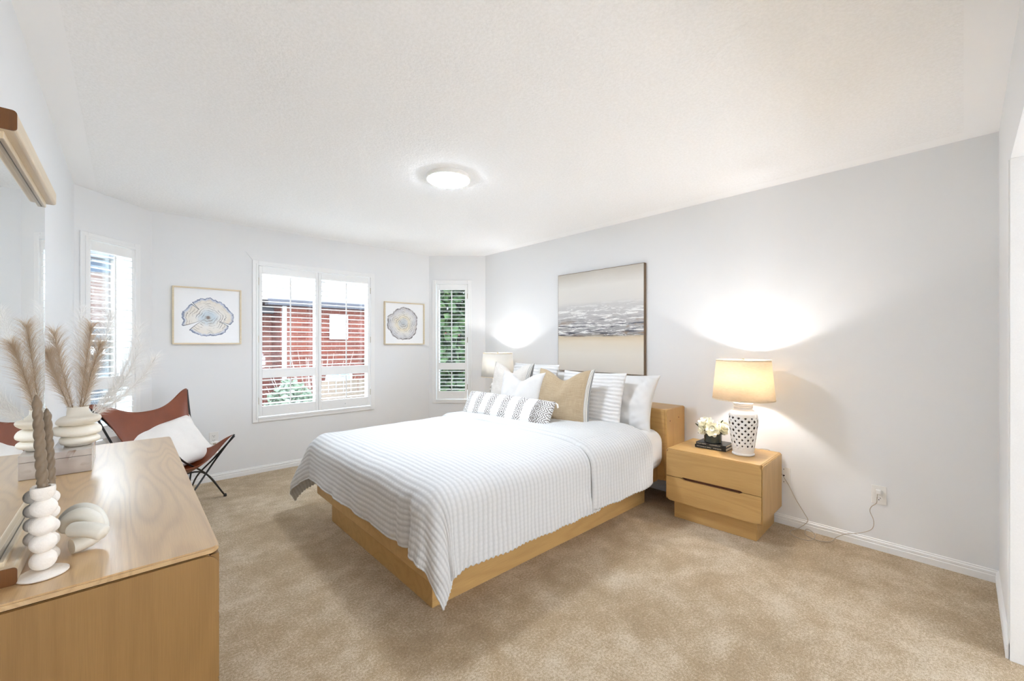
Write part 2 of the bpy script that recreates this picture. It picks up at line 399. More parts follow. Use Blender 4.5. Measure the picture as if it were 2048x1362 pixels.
# stub wall and header of the wide opening the camera looks through
bm = nb(); box(bm, 2.675, 3.64, YS-0.13, YS, 0, CZ); box(bm, XL-0.1, 2.675, YS-0.13, YS, 2.063, CZ)
struct(link('wall_front', bm, M['wall']))
bm = nb(); box(bm, 3.48, 3.6, -3.2, YS-0.13, 0, CZ); box(bm, XL-0.1, 3.6, -3.3, -3.2, 0, CZ); struct(link('wall_hall', bm, M['wall']))
# opening casing
bm = nb(); box(bm, 2.663, 2.675, YS-0.135, YS+0.002, 0, 2.063, 0.002); box(bm, 2.675, 2.70, YS, YS+0.006, 0, 2.063, 0.002)
struct(link('trim_2', bm, M['trim']))
def baseboard(name, p0, p1):
    p0 = Vector(p0); p1 = Vector(p1); L = (p1-p0).length; a = math.atan2((p1-p0).y, (p1-p0).x)
    prof = [(0, 0), (-0.013, 0), (-0.013, 0.036), (-0.009, 0.040), (-0.011, 0.044), (-0.011, 0.054), (-0.005, 0.060), (-0.006, 0.065), (0, 0.068)]
    bm = nb(); prism(bm, prof, lambda y, z: (0, y, z), lambda y, z: (L, y, z))
    o = struct(link(name, bm, M['trim'])); o.location = (p0.x, p0.y, 0); o.rotation_euler = (0, 0, a)
baseboard('baseboard_left', (XL, YS), (XL, 4.36)); baseboard('baseboard_back_left', A0, A1)
baseboard('baseboard_back', A1, B0); baseboard('baseboard_back_right', B0, B1)
baseboard('baseboard_right', (XR, 4.293), (XR, YS)); baseboard('baseboard_front', (XR, YS), (2.675, YS))
# faint plaster header above the wide window
bm = nb(); prism(bm, [(0.76, 2.128), (2.02, 2.128), (2.10, 2.205), (0.70, 2.205)], lambda a, b: (a, -0.004, b), lambda a, b: (a, 0.0, b))
o = struct(link('trim_1', bm, M['wall'])); o.location = (A1.x, A1.y, 0)

# ---------------------------------------------------------------- windows and shutters
def frame_boxes(bm, x0, x1, z0, z1, w, y0, y1, bev=0.003):
    box(bm, x0, x0+w, y0, y1, z0, z1, bev); box(bm, x1-w, x1, y0, y1, z0, z1, bev)
    box(bm, x0+w, x1-w, y0, y1, z0, z0+w, bev); box(bm, x0+w, x1-w, y0, y1, z1-w, z1, bev)
def window(n, org, dirv, x0, x1, opening, mull):
    a = math.atan2(dirv.y, dirv.x)
    w = bpy.data.objects.new('window_%d' % n, None); C.objects.link(w); w.location = (org.x, org.y, 0); w.rotation_euler = (0, 0, a); w['kind'] = 'structure'
    z0, z1 = 0.507, 2.130
    bm = nb(); frame_boxes(bm, x0, x1, z0, z1, 0.052, -0.014, 0.0, 0.004); frame_boxes(bm, x0+0.03, x1-0.03, z0+0.03, z1-0.03, 0.02, -0.020, 0.0, 0.003)
    link('casing', bm, M['trim'], w)
    bm = nb(); k0, k1, h0, h1 = opening; frame_boxes(bm, k0, k1, h0, h1, 0.012, -0.002, T, 0.0); link('reveal', bm, M['trim'], w)
    bm = nb(); frame_boxes(bm, k0+0.012, k1-0.012, h0+0.012, h1-0.012, 0.028, 0.10, 0.135, 0.003)
    for m in mull:
        if m[0] == 'v': box(bm, m[1]-0.018, m[1]+0.018, 0.10, 0.135, h0+0.02, h1-0.02, 0.003)
        else: box(bm, k0+0.02, k1-0.02, 0.10, 0.135, m[1]-0.018, m[1]+0.018, 0.003)
    link('sash', bm, M['trim'], w)
    link('pane', bx(k0+0.03, k1-0.03, 0.116, 0.119, h0+0.03, h1-0.03), M['glass'], w)
    return a
def shutter(org, a, x0, x1, label, hinge_left, st=0.030, pitch=0.0505, tilt=4, group='plantation shutters'):
    c, s = math.cos(a), math.sin(a)
    root = empty('plantation_shutter', (org.x+c*x0, org.y+s*x0, 0.562), a, label, 'window shutter')
    W = x1-x0; H = 1.513
    y0, y1 = -0.010, 0.020
    zs = [(0.103, 0.386), (0.478, 1.440)]
    bm = nb(); box(bm, 0, st, y0, y1, 0, H, 0.003); box(bm, W-st, W, y0, y1, 0, H, 0.003)
    for lo, hi in ((0, zs[0][0]), (zs[0][1], zs[1][0]), (zs[1][1], H)): box(bm, st, W-st, y0, y1, lo, hi, 0.003)
    link('shutter_frame', bm, M['shutter'], root)
    for lo, hi in zs:
        bm = nb(); n = int(round((hi-lo)/pitch)); p = (hi-lo)/n
        for i in range(n):
            zc = lo+p*(i+0.5); th = math.radians(tilt)
            prof = [(0.030*math.cos(q), 0.0048*math.sin(q)) for q in [2*PI*k/10 for k in range(10)]]
            pr = [(yy*math.cos(th)-zz*math.sin(th)+0.005, yy*math.sin(th)+zz*math.cos(th)+zc) for yy, zz in prof]
            prism(bm, pr, lambda y, z: (st+0.001, y, z), lambda y, z: (W-st-0.001, y, z))
        link('louvers', bm, M['shutter'], root, smooth=True, auto=50)
        link('tilt_rod', bx(W/2-0.006, W/2+0.006, -0.037, -0.026, lo+0.012, hi-0.015, 0.002), M['shutter'], root)
    hx = -0.006 if hinge_left else W+0.001
    for z in (0.16, 0.78, 1.36): bm = nb(); lathe(bm, [(0.004, -0.035), (0.004, 0.035)], (hx+0.002, -0.012, z), 10); link('hinge', bm, M['hinge'], root)
    lathe_b = nb(); lathe(lathe_b, [(0.006, 0), (0.006, 0.006), (0.0, 0.008)], (0, 0, 0), 12)
    for v in lathe_b.verts: v.co = Vector((W/2+v.co.x, y0-v.co.z, 0.05+v.co.y))
    link('catch', lathe_b, M['shutter'], root, smooth=True)
    return root
dA = (A1-A0).normalized(); dW = Vector((1, 0)); dB = (B1-B0).normalized()
a = window(1, A0, dA, 0.035, 0.505, (0.055, 0.485, 0.54, 2.10), [('h', 0.99)])
shutter(A0, a, 0.078, 0.462, 'narrow white louvered shutter beside the pampas grass and mirror', True)
a = window(2, A1, dW, 0.757, 2.022, (0.790, 2.0, 0.54, 2.10), [('v', 1.385), ('h', 0.99)])
shutter(A1, a, 0.813, 1.380, 'left panel of the wide white shutters between the two tree-ring pictures', True)
shutter(A1, a, 1.383, 1.968, 'right panel of the wide white shutters between the two tree-ring pictures', False)
a = window(3, B0, dB, 0.045, 0.565, (0.085, 0.525, 0.54, 2.10), [('h', 0.99)])
shutter(B0, a, 0.104, 0.508, 'narrow white louvered shutter with dark green foliage behind it', False)

# ---------------------------------------------------------------- ceiling light
cl = empty('ceiling_light', (1.63, 2.415, CZ), 0, 'flat round white ceiling light glowing in the middle of ceiling', 'ceiling light')
bm = nb(); lathe(bm, [(0.150, 0), (0.152, -0.008), (0.150, -0.026), (0.142, -0.028), (0.142, -0.020), (0.0, -0.020)], n=64, cap=False); link('housing', bm, M['plastic'], cl, True, 40)
bm = nb(); lathe(bm, [(0.1415, -0.022), (0.1415, -0.029), (0.136, -0.032), (0.0, -0.033)], n=64, cap=False); link('diffuser', bm, M['diffuser'], cl, True, 40)

# ---------------------------------------------------------------- platform bed
BX0, BX1, BY0, BY1 = 1.03, 3.15, 1.68, 3.25
bed = empty('platform_bed', (1.03, 2.465, 0), 0, 'light oak platform bed on recessed plinth with boxy headboard', 'bed')
def rel(o, root): 
    for v in o.data.vertices: v.co = v.co-Vector(root.location)
    return o
rel(link('plinth', bx(1.10, 3.11, 1.772, 3.14, 0, 0.19, 0.002), M['oakX'], bed), bed)
bm = nb(); box(bm, BX0, BX0+0.025, BY0, BY1, 0.19, 0.30, 0.004); box(bm, BX0+0.025, BX1, BY0, BY0+0.025, 0.19, 0.30, 0.004); box(bm, BX0+0.025, BX1, BY1-0.025, BY1, 0.19, 0.30, 0.004)
rel(link('side_rail', bm, M['oakX'], bed), bed)
rel(link('deck', bx(BX0+0.02, BX1, BY0+0.02, BY1-0.02, 0.19, 0.301), M['oakY'], bed), bed)
hb = rel(link('headboard', bx(3.16, 3.475, 1.612, 3.318, 0.20, 0.772, 0.006), M['oakY'], bed), bed)
# rounded end panel, rounded front panel
bm = nb(); prism(bm, rrect(3.166, 3.47, 0.20, 0.768, 0.012), lambda x, z: (x, 1.606, z), lambda x, z: (x, 1.613, z)); rel(link('headboard_end', bm, M['oakZ'], bed), bed)
bm = nb(); prism(bm, rrect(1.622, 3.308, 0.20, 0.764, 0.035), lambda y, z: (3.152, y, z), lambda y, z: (3.161, y, z)); rel(link('headboard_front', bm, M['oakY'], bed), bed)
for (x, z) in ((3.215, 0.675), (3.365, 0.688)):
    b2 = nb(); lathe(b2, [(0.0055, -0.003), (0.0055, 0), (0.0, 0)], (0, 0, 0), 14)
    for v in b2.verts: v.co = Vector((x+v.co.x, 1.6058+v.co.z*0.1, z+v.co.y))
    rel(link('dowel_hole', b2, M['dark_gap'], bed), bed)
# cable hanging under the bed, dark box under the headboard
o = link('storage_box', bx(2.99, 3.30, 1.83, 2.9, 0.0, 0.18, 0.01), M['slot'], None)
bpy.data.objects.remove(o)
# mattress in its fitted sheet
def superbox(x0, x1, y0, y1, z0, z1, r, n=46):
    bm = nb(); box(bm, x0, x1, y0, y1, z0, z1); bmesh.ops.bevel(bm, geom=list(bm.edges), offset=r, segments=6, profile=0.5, affect='EDGES'); return bm
o = link('mattress', superbox(1.10, 3.148, 1.602, 3.318, 0.303, 0.620, 0.10), M['white_cotton'], None, True)
tag(o, 'white sheeted mattress lying on the oak platform bed', 'mattress')

# drape generator: top sheet over rounded bed
def drape(name, a0, a1, b0, b1, na, nb_, ztop, X0, Y0, Y1, R, thick, parent=None, mat=None, foot=True, puff=0.03, off=0.0, seed=1.0, ripple=1.0, hemz=0.008, rollx=None, rib=0.0016, flare=0.05):
    """a along bed (X) measured from foot edge start X0, negative = hanging; b across from Y0, negative/over = hanging"""
    a = np.linspace(a0, a1, na)[:, None]*np.ones((1, nb_)); W = Y1-Y0
    b = np.ones((na, 1))*np.linspace(b0, b1, nb_)[None, :]
    p = np.maximum(-a, 0) if foot else np.zeros_like(a)
    q1 = np.maximum(-b, 0); q2 = np.maximum(b-W, 0); q = q1+q2; sgn = np.where(q2 > 0, 1.0, -1.0)
    r = np.sqrt(p**2+q**2)+1e-9; r = r*(1-0.01*np.sin(2*np.arctan2(q, p+1e-9))**4)
    th = np.arctan2(q, p+1e-9); cp, cq = np.cos(th), np.sin(th)
    hq = R*PI/2
    h = np.where(r < hq, R*np.sin(np.minimum(r, hq)/R), R+flare*np.maximum(r-hq, 0))
    v = np.where(r < hq, R*(1-np.cos(np.minimum(r, hq)/R)), R+(r-hq)*0.985)
    # corner folds
    cor = np.sin(2*th)**2*np.clip((r-0.10)/0.35, 0, 1)
    h = h+cor*np.where(sgn > 0, 0.13, 0.03)
    if foot:
        bn = np.where(cp > 0.5, b, 9.0); h = h+np.clip((p-0.08)/0.2, 0, 1)*(-0.036*np.exp(-((bn-0.085)/0.035)**2)+0.012*np.exp(-((bn-0.0)/0.04)**2)-0.014*np.exp(-((bn-0.20)/0.03)**2))
    fold = np.sin(th*9+0.6)*np.clip(cor, 0, 1)*0.022
    h = h+fold
    drop = np.clip((r-hq)/0.25, 0, 1.3)
    s_along = np.where(cq > cp, a, b)
    wv = vnoise(s_along*1.0+q*0.4, p+q*0.25, 11.0, seed)*0.012*drop*ripple+vnoise(s_along, (p+q)*0.8, 26.0, seed+1)*0.005*drop*ripple
    h = h+wv*(1-0.6*cor)
    x = np.where(a > 0, X0+a, X0) if foot else X0+a
    x = x-cp*h*np.where(p > 0, 1, 0)+np.where(sgn < 0, 0.085, 0.0)*cor*cq**2
    y = np.clip(b, 0, W)+Y0
    y = y+sgn*cq*h
    top = ztop+off+puff*np.sin(np.clip(b/W, 0, 1)*PI)**0.5*np.clip(a/0.35, 0, 1 if foot else 1)**0.5
    top = top+vnoise(a, b, 5.5, seed+2)*0.006+vnoise(a, b, 14, seed+3)*0.0025
    z = top-v
    hem = np.clip(((q1 > -b0-0.012) | (q2 > b1-W-0.012)).astype(float)+((p > -a0-0.012) if foot else 0), 0, 1)
    jag = np.sin(a*2*PI/0.030)*hemz*0.5+rng.normal(0, hemz*0.12, a.shape)
    z = z+hem*jag
    z = np.maximum(z, 0.012)
    # ribs along normal (approx): outward direction
    ribh = rib*(0.5+0.5*np.sin(a*2*PI/0.030))*(0.75+0.25*np.sin(b*2*PI/0.05+np.sin(a*40)*2))
    up = np.clip(1-r/hq, 0, 1)
    z = z+ribh*up; x = x-ribh*cp*(1-up); y = y+sgn*ribh*cq*(1-up)
    if rollx is not None:      # rolled edge at the a0 side
        e = np.clip(1-(a-a0)/0.05, 0, 1); z = z-e**2*0.028*up; x = x+0
        y = y-sgn*e**2*0.02*cq*(1-up)
    uv = np.stack([a, b], -1)
    P = np.stack([x, y, z], -1)
    return grid(name, P, mat or M['coverlet'], parent, uv, solid=thick), P
duv, _ = drape('duvet', -0.385, 1.12, -0.46, 1.49+0.46, 440, 300, 0.628, 1.10, 1.715, 3.205, 0.12, 0.012, puff=0.035, seed=1.0)
tag(duv, 'white ribbed tufted duvet draped over the bed with pointed corner hanging low', 'duvet')
fb, _ = drape('folded_edge', 1.04, 1.76, -0.475, 1.49+0.475, 230, 300, 0.628, 1.10, 1.715, 3.205, 0.145, 0.012, parent=duv, foot=False, puff=0.042, off=0.020, seed=4.0, rollx=True)

# ---------------------------------------------------------------- pillows
def pillow(name, w, h, t, mat, pos, normal, roll=0, pinch=0.06, chop=0.0, n=44, seed=0, label=None, cat='pillow', pw=0.42, wr=1.0, sag=0.0):
    """pos = bottom centre; normal = facing direction (tilted upward when leaning back)"""
    u = np.linspace(-1, 1, n)[:, None]*np.ones((1, n)); v = np.ones((n, 1))*np.linspace(-1, 1, n)[None, :]
    u = np.sin(u*PI/2*0.98)/math.sin(PI/2*0.98); v = np.sin(v*PI/2*0.98)/math.sin(PI/2*0.98)
    X = w/2*u*(1-pinch*(1-v**2)); Y = h/2*v*(1-pinch*(1-u**2))
    prof = np.clip((1-u**2), 0, 1)**pw*np.clip((1-v**2), 0, 1)**pw
    Z = t/2*prof
    ch = chop*np.exp(-(u/0.42)**2)*np.clip((v+0.5)/1.5, 0, 1)**2
    Y = Y-ch*h; Z = Z*(1-0.45*np.exp(-(u/0.12)**2)*np.clip(v, 0, 1)*(1 if chop else 0))
    Z = Z*(1+0.25*np.clip(-v, 0, 1)*(1-u**2))
    wrk = vnoise(X, Y, 22, seed)*0.006*wr*prof+vnoise(X, Y, 60, seed+1)*0.0015*wr*prof
    cr = np.sin((np.abs(u)+np.abs(v)-1.2)*22+seed)*np.clip(np.abs(u)*np.abs(v)-0.3, 0, 1)*0.010*wr*prof
    bmv = []
    front = np.stack([X, Y+h/2, Z+wrk+cr], -1); back = np.stack([X, Y+h/2, -Z+wrk*0.6], -1)
    Pn = Vector(normal).normalized(); up = (Vector((0, 0, 1))-Pn*Pn.z).normalized(); right = up.cross(Pn)
    if roll: R_ = Matrix.Rotation(roll, 3, Pn); up = R_@up; right = R_@right
    me = bpy.data.meshes.new(name)
    fr_ = front.reshape(-1, 3); bk = back.reshape(-1, 3)
    idx = np.arange(n*n).reshape(n, n); f = np.stack([idx[:-1, :-1], idx[1:, :-1], idx[1:, 1:], idx[:-1, 1:]], -1).reshape(-1, 4)
    allv = np.concatenate([fr_, bk]); allf = np.concatenate([f, f[:, ::-1]+n*n])
    A = np.array([list(right), list(up), list(Pn)])
    world = allv@A
    me.from_pydata(world.tolist(), [], allf.tolist())
    uvs = np.concatenate([np.stack([w/2*u, h/2*v], -1).reshape(-1, 2)]*2)[allf.reshape(-1)]
    L = me.uv_layers.new(name='UVMap'); L.data.foreach_set('uv', uvs.astype(np.float32).reshape(-1))
    bm = nb(); bm.from_mesh(me); bmesh.ops.remove_doubles(bm, verts=bm.verts, dist=1e-5); bmesh.ops.recalc_face_normals(bm, faces=bm.faces); bm.to_mesh(me); bm.free()
    me.polygons.foreach_set('use_smooth', [True]*len(me.polygons)); me.materials.append(mat)
    o = bpy.data.objects.new(name, me); C.objects.link(o); o.location = pos
    if label: tag(o, label, cat)
    m = o.modifiers.new('sub', 'SUBSURF'); m.levels = 1; m.render_levels = 1
    return o, (right, up, Pn)
ZB = 0.60
pillow('bed_pillow', 0.74, 0.48, 0.18, M['white_cotton'], (2.965, 2.02, ZB), (-1, -0.06, 0.42), seed=1, pinch=0.10, wr=3.5, label='smooth white pillow leaning on the headboard next to the lit lamp')
pillow('bed_pillow', 0.74, 0.46, 0.17, M['white_cotton'], (2.965, 2.84, ZB), (-1, 0.05, 0.42), seed=2, label='smooth white pillow at far side, mostly hidden behind the other pillows')
pillow('bed_pillow', 0.60, 0.48, 0.15, M['ribbed'], (2.80, 2.13, ZB+0.0), (-1, -0.12, 0.30), seed=3, pinch=0.06, label='ribbed white square pillow between the tan pillow and smooth white pillow')
pillow('bed_pillow', 0.60, 0.50, 0.15, M['ribbed'], (2.82, 2.86, ZB+0.02), (-1, 0.0, 0.30), seed=4, pinch=0.03, label='ribbed white pillow at the back, behind the pale linen cushion')
pillow('cushion', 0.52, 0.50, 0.17, M['tan_linen'], (2.56, 2.22, ZB+0.01), (-1, -0.25, 0.28), seed=5, pinch=0.095, chop=0.16, label='tan linen cushion with grey striped side edges', cat='cushion')
pillow('cushion', 0.52, 0.50, 0.17, M['pale_linen'], (2.62, 2.92, ZB+0.03), (-1, -0.05, 0.22), seed=6, pinch=0.095, chop=0.16, label='pale linen cushion with grey striped side edges', cat='cushion')
pillow('cushion', 0.46, 0.45, 0.15, M['cream_cotton'], (2.44, 2.60, ZB+0.02), (-1, -0.15, 0.28), seed=7, pinch=0.095, chop=0.15, label='plain cream cushion between the pale linen and tan cushions', cat='cushion')
lum, fr3 = pillow('lumbar_cushion', 1.04, 0.24, 0.16, M['lumbar'], (2.31, 2.66, ZB+0.035), (-1, -0.02, 0.55), seed=8, pinch=0.02, pw=0.32, label='long white lumbar cushion woven with dark grey diamond bands and tassels', cat='cushion')
for sx in (-1, 1):
    for sv in (0.02, 0.98):
        bm = nb(); c0 = fr3[0]*(sx*0.52)+fr3[1]*(0.24*sv)
        for k in range(16):
            d = Vector((random.uniform(-.3, .3), random.uniform(-.3, .3), -1 if sv < .5 else -0.6))+fr3[0]*sx*0.9
            tube(bm, [c0, c0+d.normalized()*0.022, c0+d.normalized()*0.03+Vector((0, 0, -0.02))], 0.0028, 5)
        link('tassel', bm, M['tassel'], lum, True)

# ---------------------------------------------------------------- nightstands
def nightstand(loc, rz, label, mir=1):
    r = empty('nightstand', loc, rz, label, 'nightstand', None)
    W, D, H = 0.645, 0.465, 0.515; z0 = 0.128
    # local: y across (front edge at x=0, facing -x), origin bottom of front centre
    link('plinth', bx(0.045, D-0.01, -W/2+0.045, W/2-0.045, 0, z0, 0.002), M['oakY'], r)
    bm = nb(); prism(bm, rrect(-W/2+0.004, W/2-0.004, z0+0.001, H-0.001, 0.010), lambda y, z: (0.022, y, z), lambda y, z: (D, y, z)); link('body', bm, M['oakX'], r)
    link('top_panel', bx(0.004, D, -W/2+0.012, W/2-0.012, H-0.018, H+0.0015, 0.003), M['oakY'], r)
    for s in (-1, 1):
        bm = nb(); prism(bm, rrect(0.006, D, z0+0.004, H-0.010, 0.018, corners=(0, 1, 1, 0)), lambda x, z: (x, s*(W/2-0.0045), z), lambda x, z: (x, s*W/2, z)); link('side_panel', bm, M['oakZ'], r)
    zm = 0.313
    def dfront(zlo, zhi, up):
        R_ = 0.032; y0, y1 = -W/2+0.006, W/2-0.006; pts = []
        if up:
            pts = [(y1, zlo)]+[(y1-R_+R_*math.cos(a), zhi-R_+R_*math.sin(a)) for a in [PI/2*k/7 for k in range(8)]]+[(y0+R_+R_*math.cos(a), zhi-R_+R_*math.sin(a)) for a in [PI/2+PI/2*k/7 for k in range(8)]]+[(y0, zlo)]
            pts += [(y0+0.11, zlo), (y0+0.125, zlo+0.007), (y1-0.125, zlo+0.007), (y1-0.11, zlo)]
        else:
            pts = [(y1, zhi), (y1-0.11, zhi), (y1-0.13, zhi-0.010), (y0+0.13, zhi-0.010), (y0+0.11, zhi), (y0, zhi)]
            pts += [(y0+R_+R_*math.cos(a), zlo+R_+R_*math.sin(a)) for a in [PI+PI/2*k/7 for k in range(8)]]+[(y1-R_+R_*math.cos(a), zlo+R_+R_*math.sin(a)) for a in [1.5*PI+PI/2*k/7 for k in range(8)]]
        bm = nb(); prism(bm, pts, lambda y, z: (0.0, y, z), lambda y, z: (0.020, y, z)); link('drawer', bm, M['oakY'], r)
    dfront(zm+0.002, H-0.008, True); dfront(z0+0.004, zm-0.002, False)
    link('finger_recess', bx(0.0205, 0.0215, -W/2+0.03, W/2-0.03, zm-0.02, zm+0.02), M['dark_gap'], r)
    return r
nightstand((2.985, 1.198, 0), math.radians(1.5), 'oak two-drawer nightstand with the books and flowers, right of the bed')
nightstand((2.985, 3.74, 0), 0, 'oak nightstand beyond the bed, hidden behind the pillows')

# ---------------------------------------------------------------- lamps
def table_lamp(loc, label, power, lc_=(1.0, 0.93, 0.86), shade='shade'):
    r = empty('table_lamp', loc, 0, label, 'table lamp')
    prof = [(0.0, 0.0), (0.066, 0.0), (0.071, 0.004), (0.071, 0.012), (0.066, 0.016), (0.067, 0.030), (0.069, 0.036)]
    bodyp = [(0.068, 0.05), (0.073, 0.09), (0.080, 0.14), (0.087, 0.20), (0.090, 0.245), (0.087, 0.275)]
    shp = [(0.087, 0.270), (0.088, 0.285), (0.080, 0.302), (0.066, 0.316), (0.058, 0.322), (0.058, 0.330), (0.062, 0.336), (0.058, 0.342), (0.062, 0.350), (0.058, 0.357), (0.061, 0.364), (0.055, 0.370), (0.03, 0.374), (0.0, 0.376)]
    bm = nb(); lathe(bm, prof+[(0.069, 0.052), (0.064, 0.056)], cap=False, n=48); link('base', bm, M['ceramic'], r, True, 45)
    bm = nb(); lathe(bm, shp, cap=False, n=48); link('neck', bm, M['ceramic'], r, True, 45)
    def rad(z):
        for (r0, z0), (r1, z1) in zip(bodyp, bodyp[1:]):
            if z <= z1: return r0+(r1-r0)*(z-z0)/(z1-z0)
        return bodyp[-1][0]
    bm = nb(); lathe(bm, [(rad(z)-0.010, z) for z in np.linspace(0.05, 0.275, 14)], cap=False, n=40); link('shadow_core', bm, M['shadow_core'], r, True)  # added core, coloured dark so the lattice holes look shaded
    bm = nb(); N = 13
    for d in (-1, 1):
        for k in range(N):
            pts = []
            for i in range(31):
                z = 0.048+(0.282-0.048)*i/30; a = 2*PI*k/N+d*i/30*2*PI*5.4/N
                w_ = 0.0035*math.sin(i/30*5.4*PI*2+(0 if d > 0 else PI))
                rr = rad(z)-0.001+w_*0.7; pts.append((rr*math.cos(a), rr*math.sin(a), z))
            # ribbon: flat band hugging the surface
            ringL = []
            for i, p in enumerate(pts):
                p = Vector(p); t_ = (Vector(pts[min(i+1, 30)])-Vector(pts[max(i-1, 0)])).normalized(); nrm = Vector((p.x, p.y, 0)).normalized(); sd = t_.cross(nrm).normalized()
                hw, ht = 0.0086, 0.0028
                ringL.append([bm.verts.new(p+sd*(-hw)), bm.verts.new(p+sd*(-hw*0.6)+nrm*ht), bm.verts.new(p+sd*(hw*0.6)+nrm*ht), bm.verts.new(p+sd*hw), bm.verts.new(p-nrm*ht)])
            for q0, q1 in zip(ringL, ringL[1:]):
                for m in range(5): bm.faces.new((q0[m], q0[(m+1) % 5], q1[(m+1) % 5], q1[m]))
    bmesh.ops.recalc_face_normals(bm, faces=bm.faces)
    link('lattice', bm, M['ceramic'], r, True, 60)
    bm = nb(); lathe(bm, [(0.0, 0.372), (0.010, 0.372), (0.010, 0.46), (0.018, 0.462), (0.018, 0.50), (0, 0.50)], cap=False, n=20)
    for k in range(3):
        a = k*2*PI/3; tube(bm, [(0, 0, 0.640), (0.170*math.cos(a), 0.170*math.sin(a), 0.640)], 0.0018, 6)
    for s in (-1, 1): tube(bm, catmull([(0, 0, 0.47), (s*0.05, 0, 0.52), (s*0.045, 0, 0.60), (0, 0, 0.652)], 6), 0.0016, 6)
    link('socket', bm, M['brass'], r, True)
    bm = nb(); lathe(bm, [(0.0, 0.655), (0.006, 0.655), (0.007, 0.662), (0.011, 0.668), (0.008, 0.676), (0, 0.679)], cap=False, n=18); link('finial', bm, M['brass'], r, True)
    bm = nb(); lathe(bm, [(0.197, 0.392), (0.172, 0.664)], cap=False, n=72); sh = link('lamp_shade', bm, M[shade], r, True)
    m = sh.modifiers.new('thick', 'SOLIDIFY'); m.thickness = 0.0015
    for rr, z in ((0.197, 0.392), (0.172, 0.664)): bm = nb(); lathe(bm, [(rr-0.001, z-0.004), (rr+0.0012, z-0.004), (rr+0.0008, z+0.004), (rr-0.0014, z+0.004)], cap=False, n=72); link('shade_trim', bm, M['gold_frame'], sh, True, 40)
    bm = nb(); lathe(bm, [(0, 0.50), (0.014, 0.505), (0.028, 0.545), (0.026, 0.572), (0.012, 0.59), (0, 0.592)], cap=False, n=20); link('bulb', bm, M['bulb'], r, True)
    l = lamp('lamp_light', 'POINT', (0, 0, 0.56), power, lc_, shadow_soft_size=0.03); l.parent = r
    return r
table_lamp((3.20, 1.058, 0.5175), 'white lattice ginger jar lamp with lit linen shade, on nightstand with books', 27)
table_lamp((3.20, 3.72, 0.5175), 'far table lamp with its shade showing behind the pillows by the small window', 21, (1.0, 0.98, 0.95), 'shade_white')

# ---------------------------------------------------------------- books and flower vase
def book(name, x0, x1, y0, y1, z0, z1, rz, label, lines):
    r = empty(name, ((x0+x1)/2, (y0+y1)/2, z0), rz, label, 'book')
    hx, hy, h = (x1-x0)/2, (y1-y0)/2, z1-z0
    bm = nb(); box(bm, -hx, hx, -hy, hy, 0, 0.0022, 0.0006); box(bm, -hx, hx, -hy, hy, h-0.0022, h, 0.0006); box(bm, -hx, -hx+0.003, -hy, hy, 0.0015, h-0.0015); link('cover', bm, M['cover_black'], r)
    link('pages', bx(-hx+0.003, hx-0.005, -hy+0.004, hy-0.004, 0.0022, h-0.0022), M['pages'], r)
    for txt, yc, size in lines:
        cu = bpy.data.curves.new('t', 'FONT'); cu.body = txt; cu.size = size; cu.extrude = 0.0001; cu.align_x = 'CENTER'; cu.align_y = 'CENTER'
        to = bpy.data.objects.new('t', cu); C.objects.link(to)
        me = bpy.data.meshes.new_from_object(to.evaluated_get(bpy.context.evaluated_depsgraph_get())); bpy.data.objects.remove(to)
        # text reads with the book's spine facing -x: text x -> -y, text y -> z
        for v in me.vertices: v.co = Vector((-hx-0.0004-v.co.z, yc-v.co.x, h/2+v.co.y))
        me.materials.append(M['lettering']); lo = bpy.data.objects.new('lettering', me); C.objects.link(lo); lo.parent = r
    return r
book('book', 3.165, 3.325, 1.165, 1.385, 0.5175, 0.540, math.radians(2), 'black hardcover book, the lower of two under the flower vase', [('THE TOM BLUE TEMPLE', 0.045, 0.0100), ('OLIVER BOLTEN', -0.050, 0.0080)])
book('book', 3.172, 3.325, 1.168, 1.380, 0.5405, 0.558, math.radians(2.5), 'black hardcover book, the upper one directly under the flower vase', [('HARLEY DESMET', 0.065, 0.009), ('COMPANIES & ET', -0.03, 0.010)])
vz = 0.5585
fv = empty('flower_vase', (3.245, 1.283, vz), 0, 'short round dark glass vase standing on the two black books', 'vase')
bm = nb(); lathe(bm, [(0, 0), (0.058, 0), (0.061, 0.003), (0.061, 0.086), (0.059, 0.088), (0.057, 0.086), (0.057, 0.02), (0, 0.018)], cap=False, n=48); link('glass', bm, M['smoked'], fv, True, 40)
bm = nb(); lathe(bm, [(0, 0.0185), (0.0565, 0.0185), (0.0565, 0.075), (0, 0.075)], cap=False, n=30); link('filling', bm, M['leafd'], fv, True, 40)
def petal(bm, c, d, up, L, W, curl, n=5):
    d = Vector(d).normalized(); up = Vector(up); s = d.cross(up).normalized(); n_ = s.cross(d).normalized(); rows = []
    for i in range(n+1):
        t_ = i/n; w = W*math.sin(PI*min(0.97, 0.12+0.80*t_))**0.7
        row = []
        for j in range(-2, 3):
            q = j/2; p = Vector(c)+d*L*t_+s*w*q/1+n_*(curl*L*(t_**2)-0.25*w*(1-q*q)+0.002*math.sin(7*q+9*t_))
            row.append(bm.verts.new(p))
        rows.append(row)
    for a_, b_ in zip(rows, rows[1:]):
        for j in range(4): bm.faces.new((a_[j], a_[j+1], b_[j+1], b_[j]))
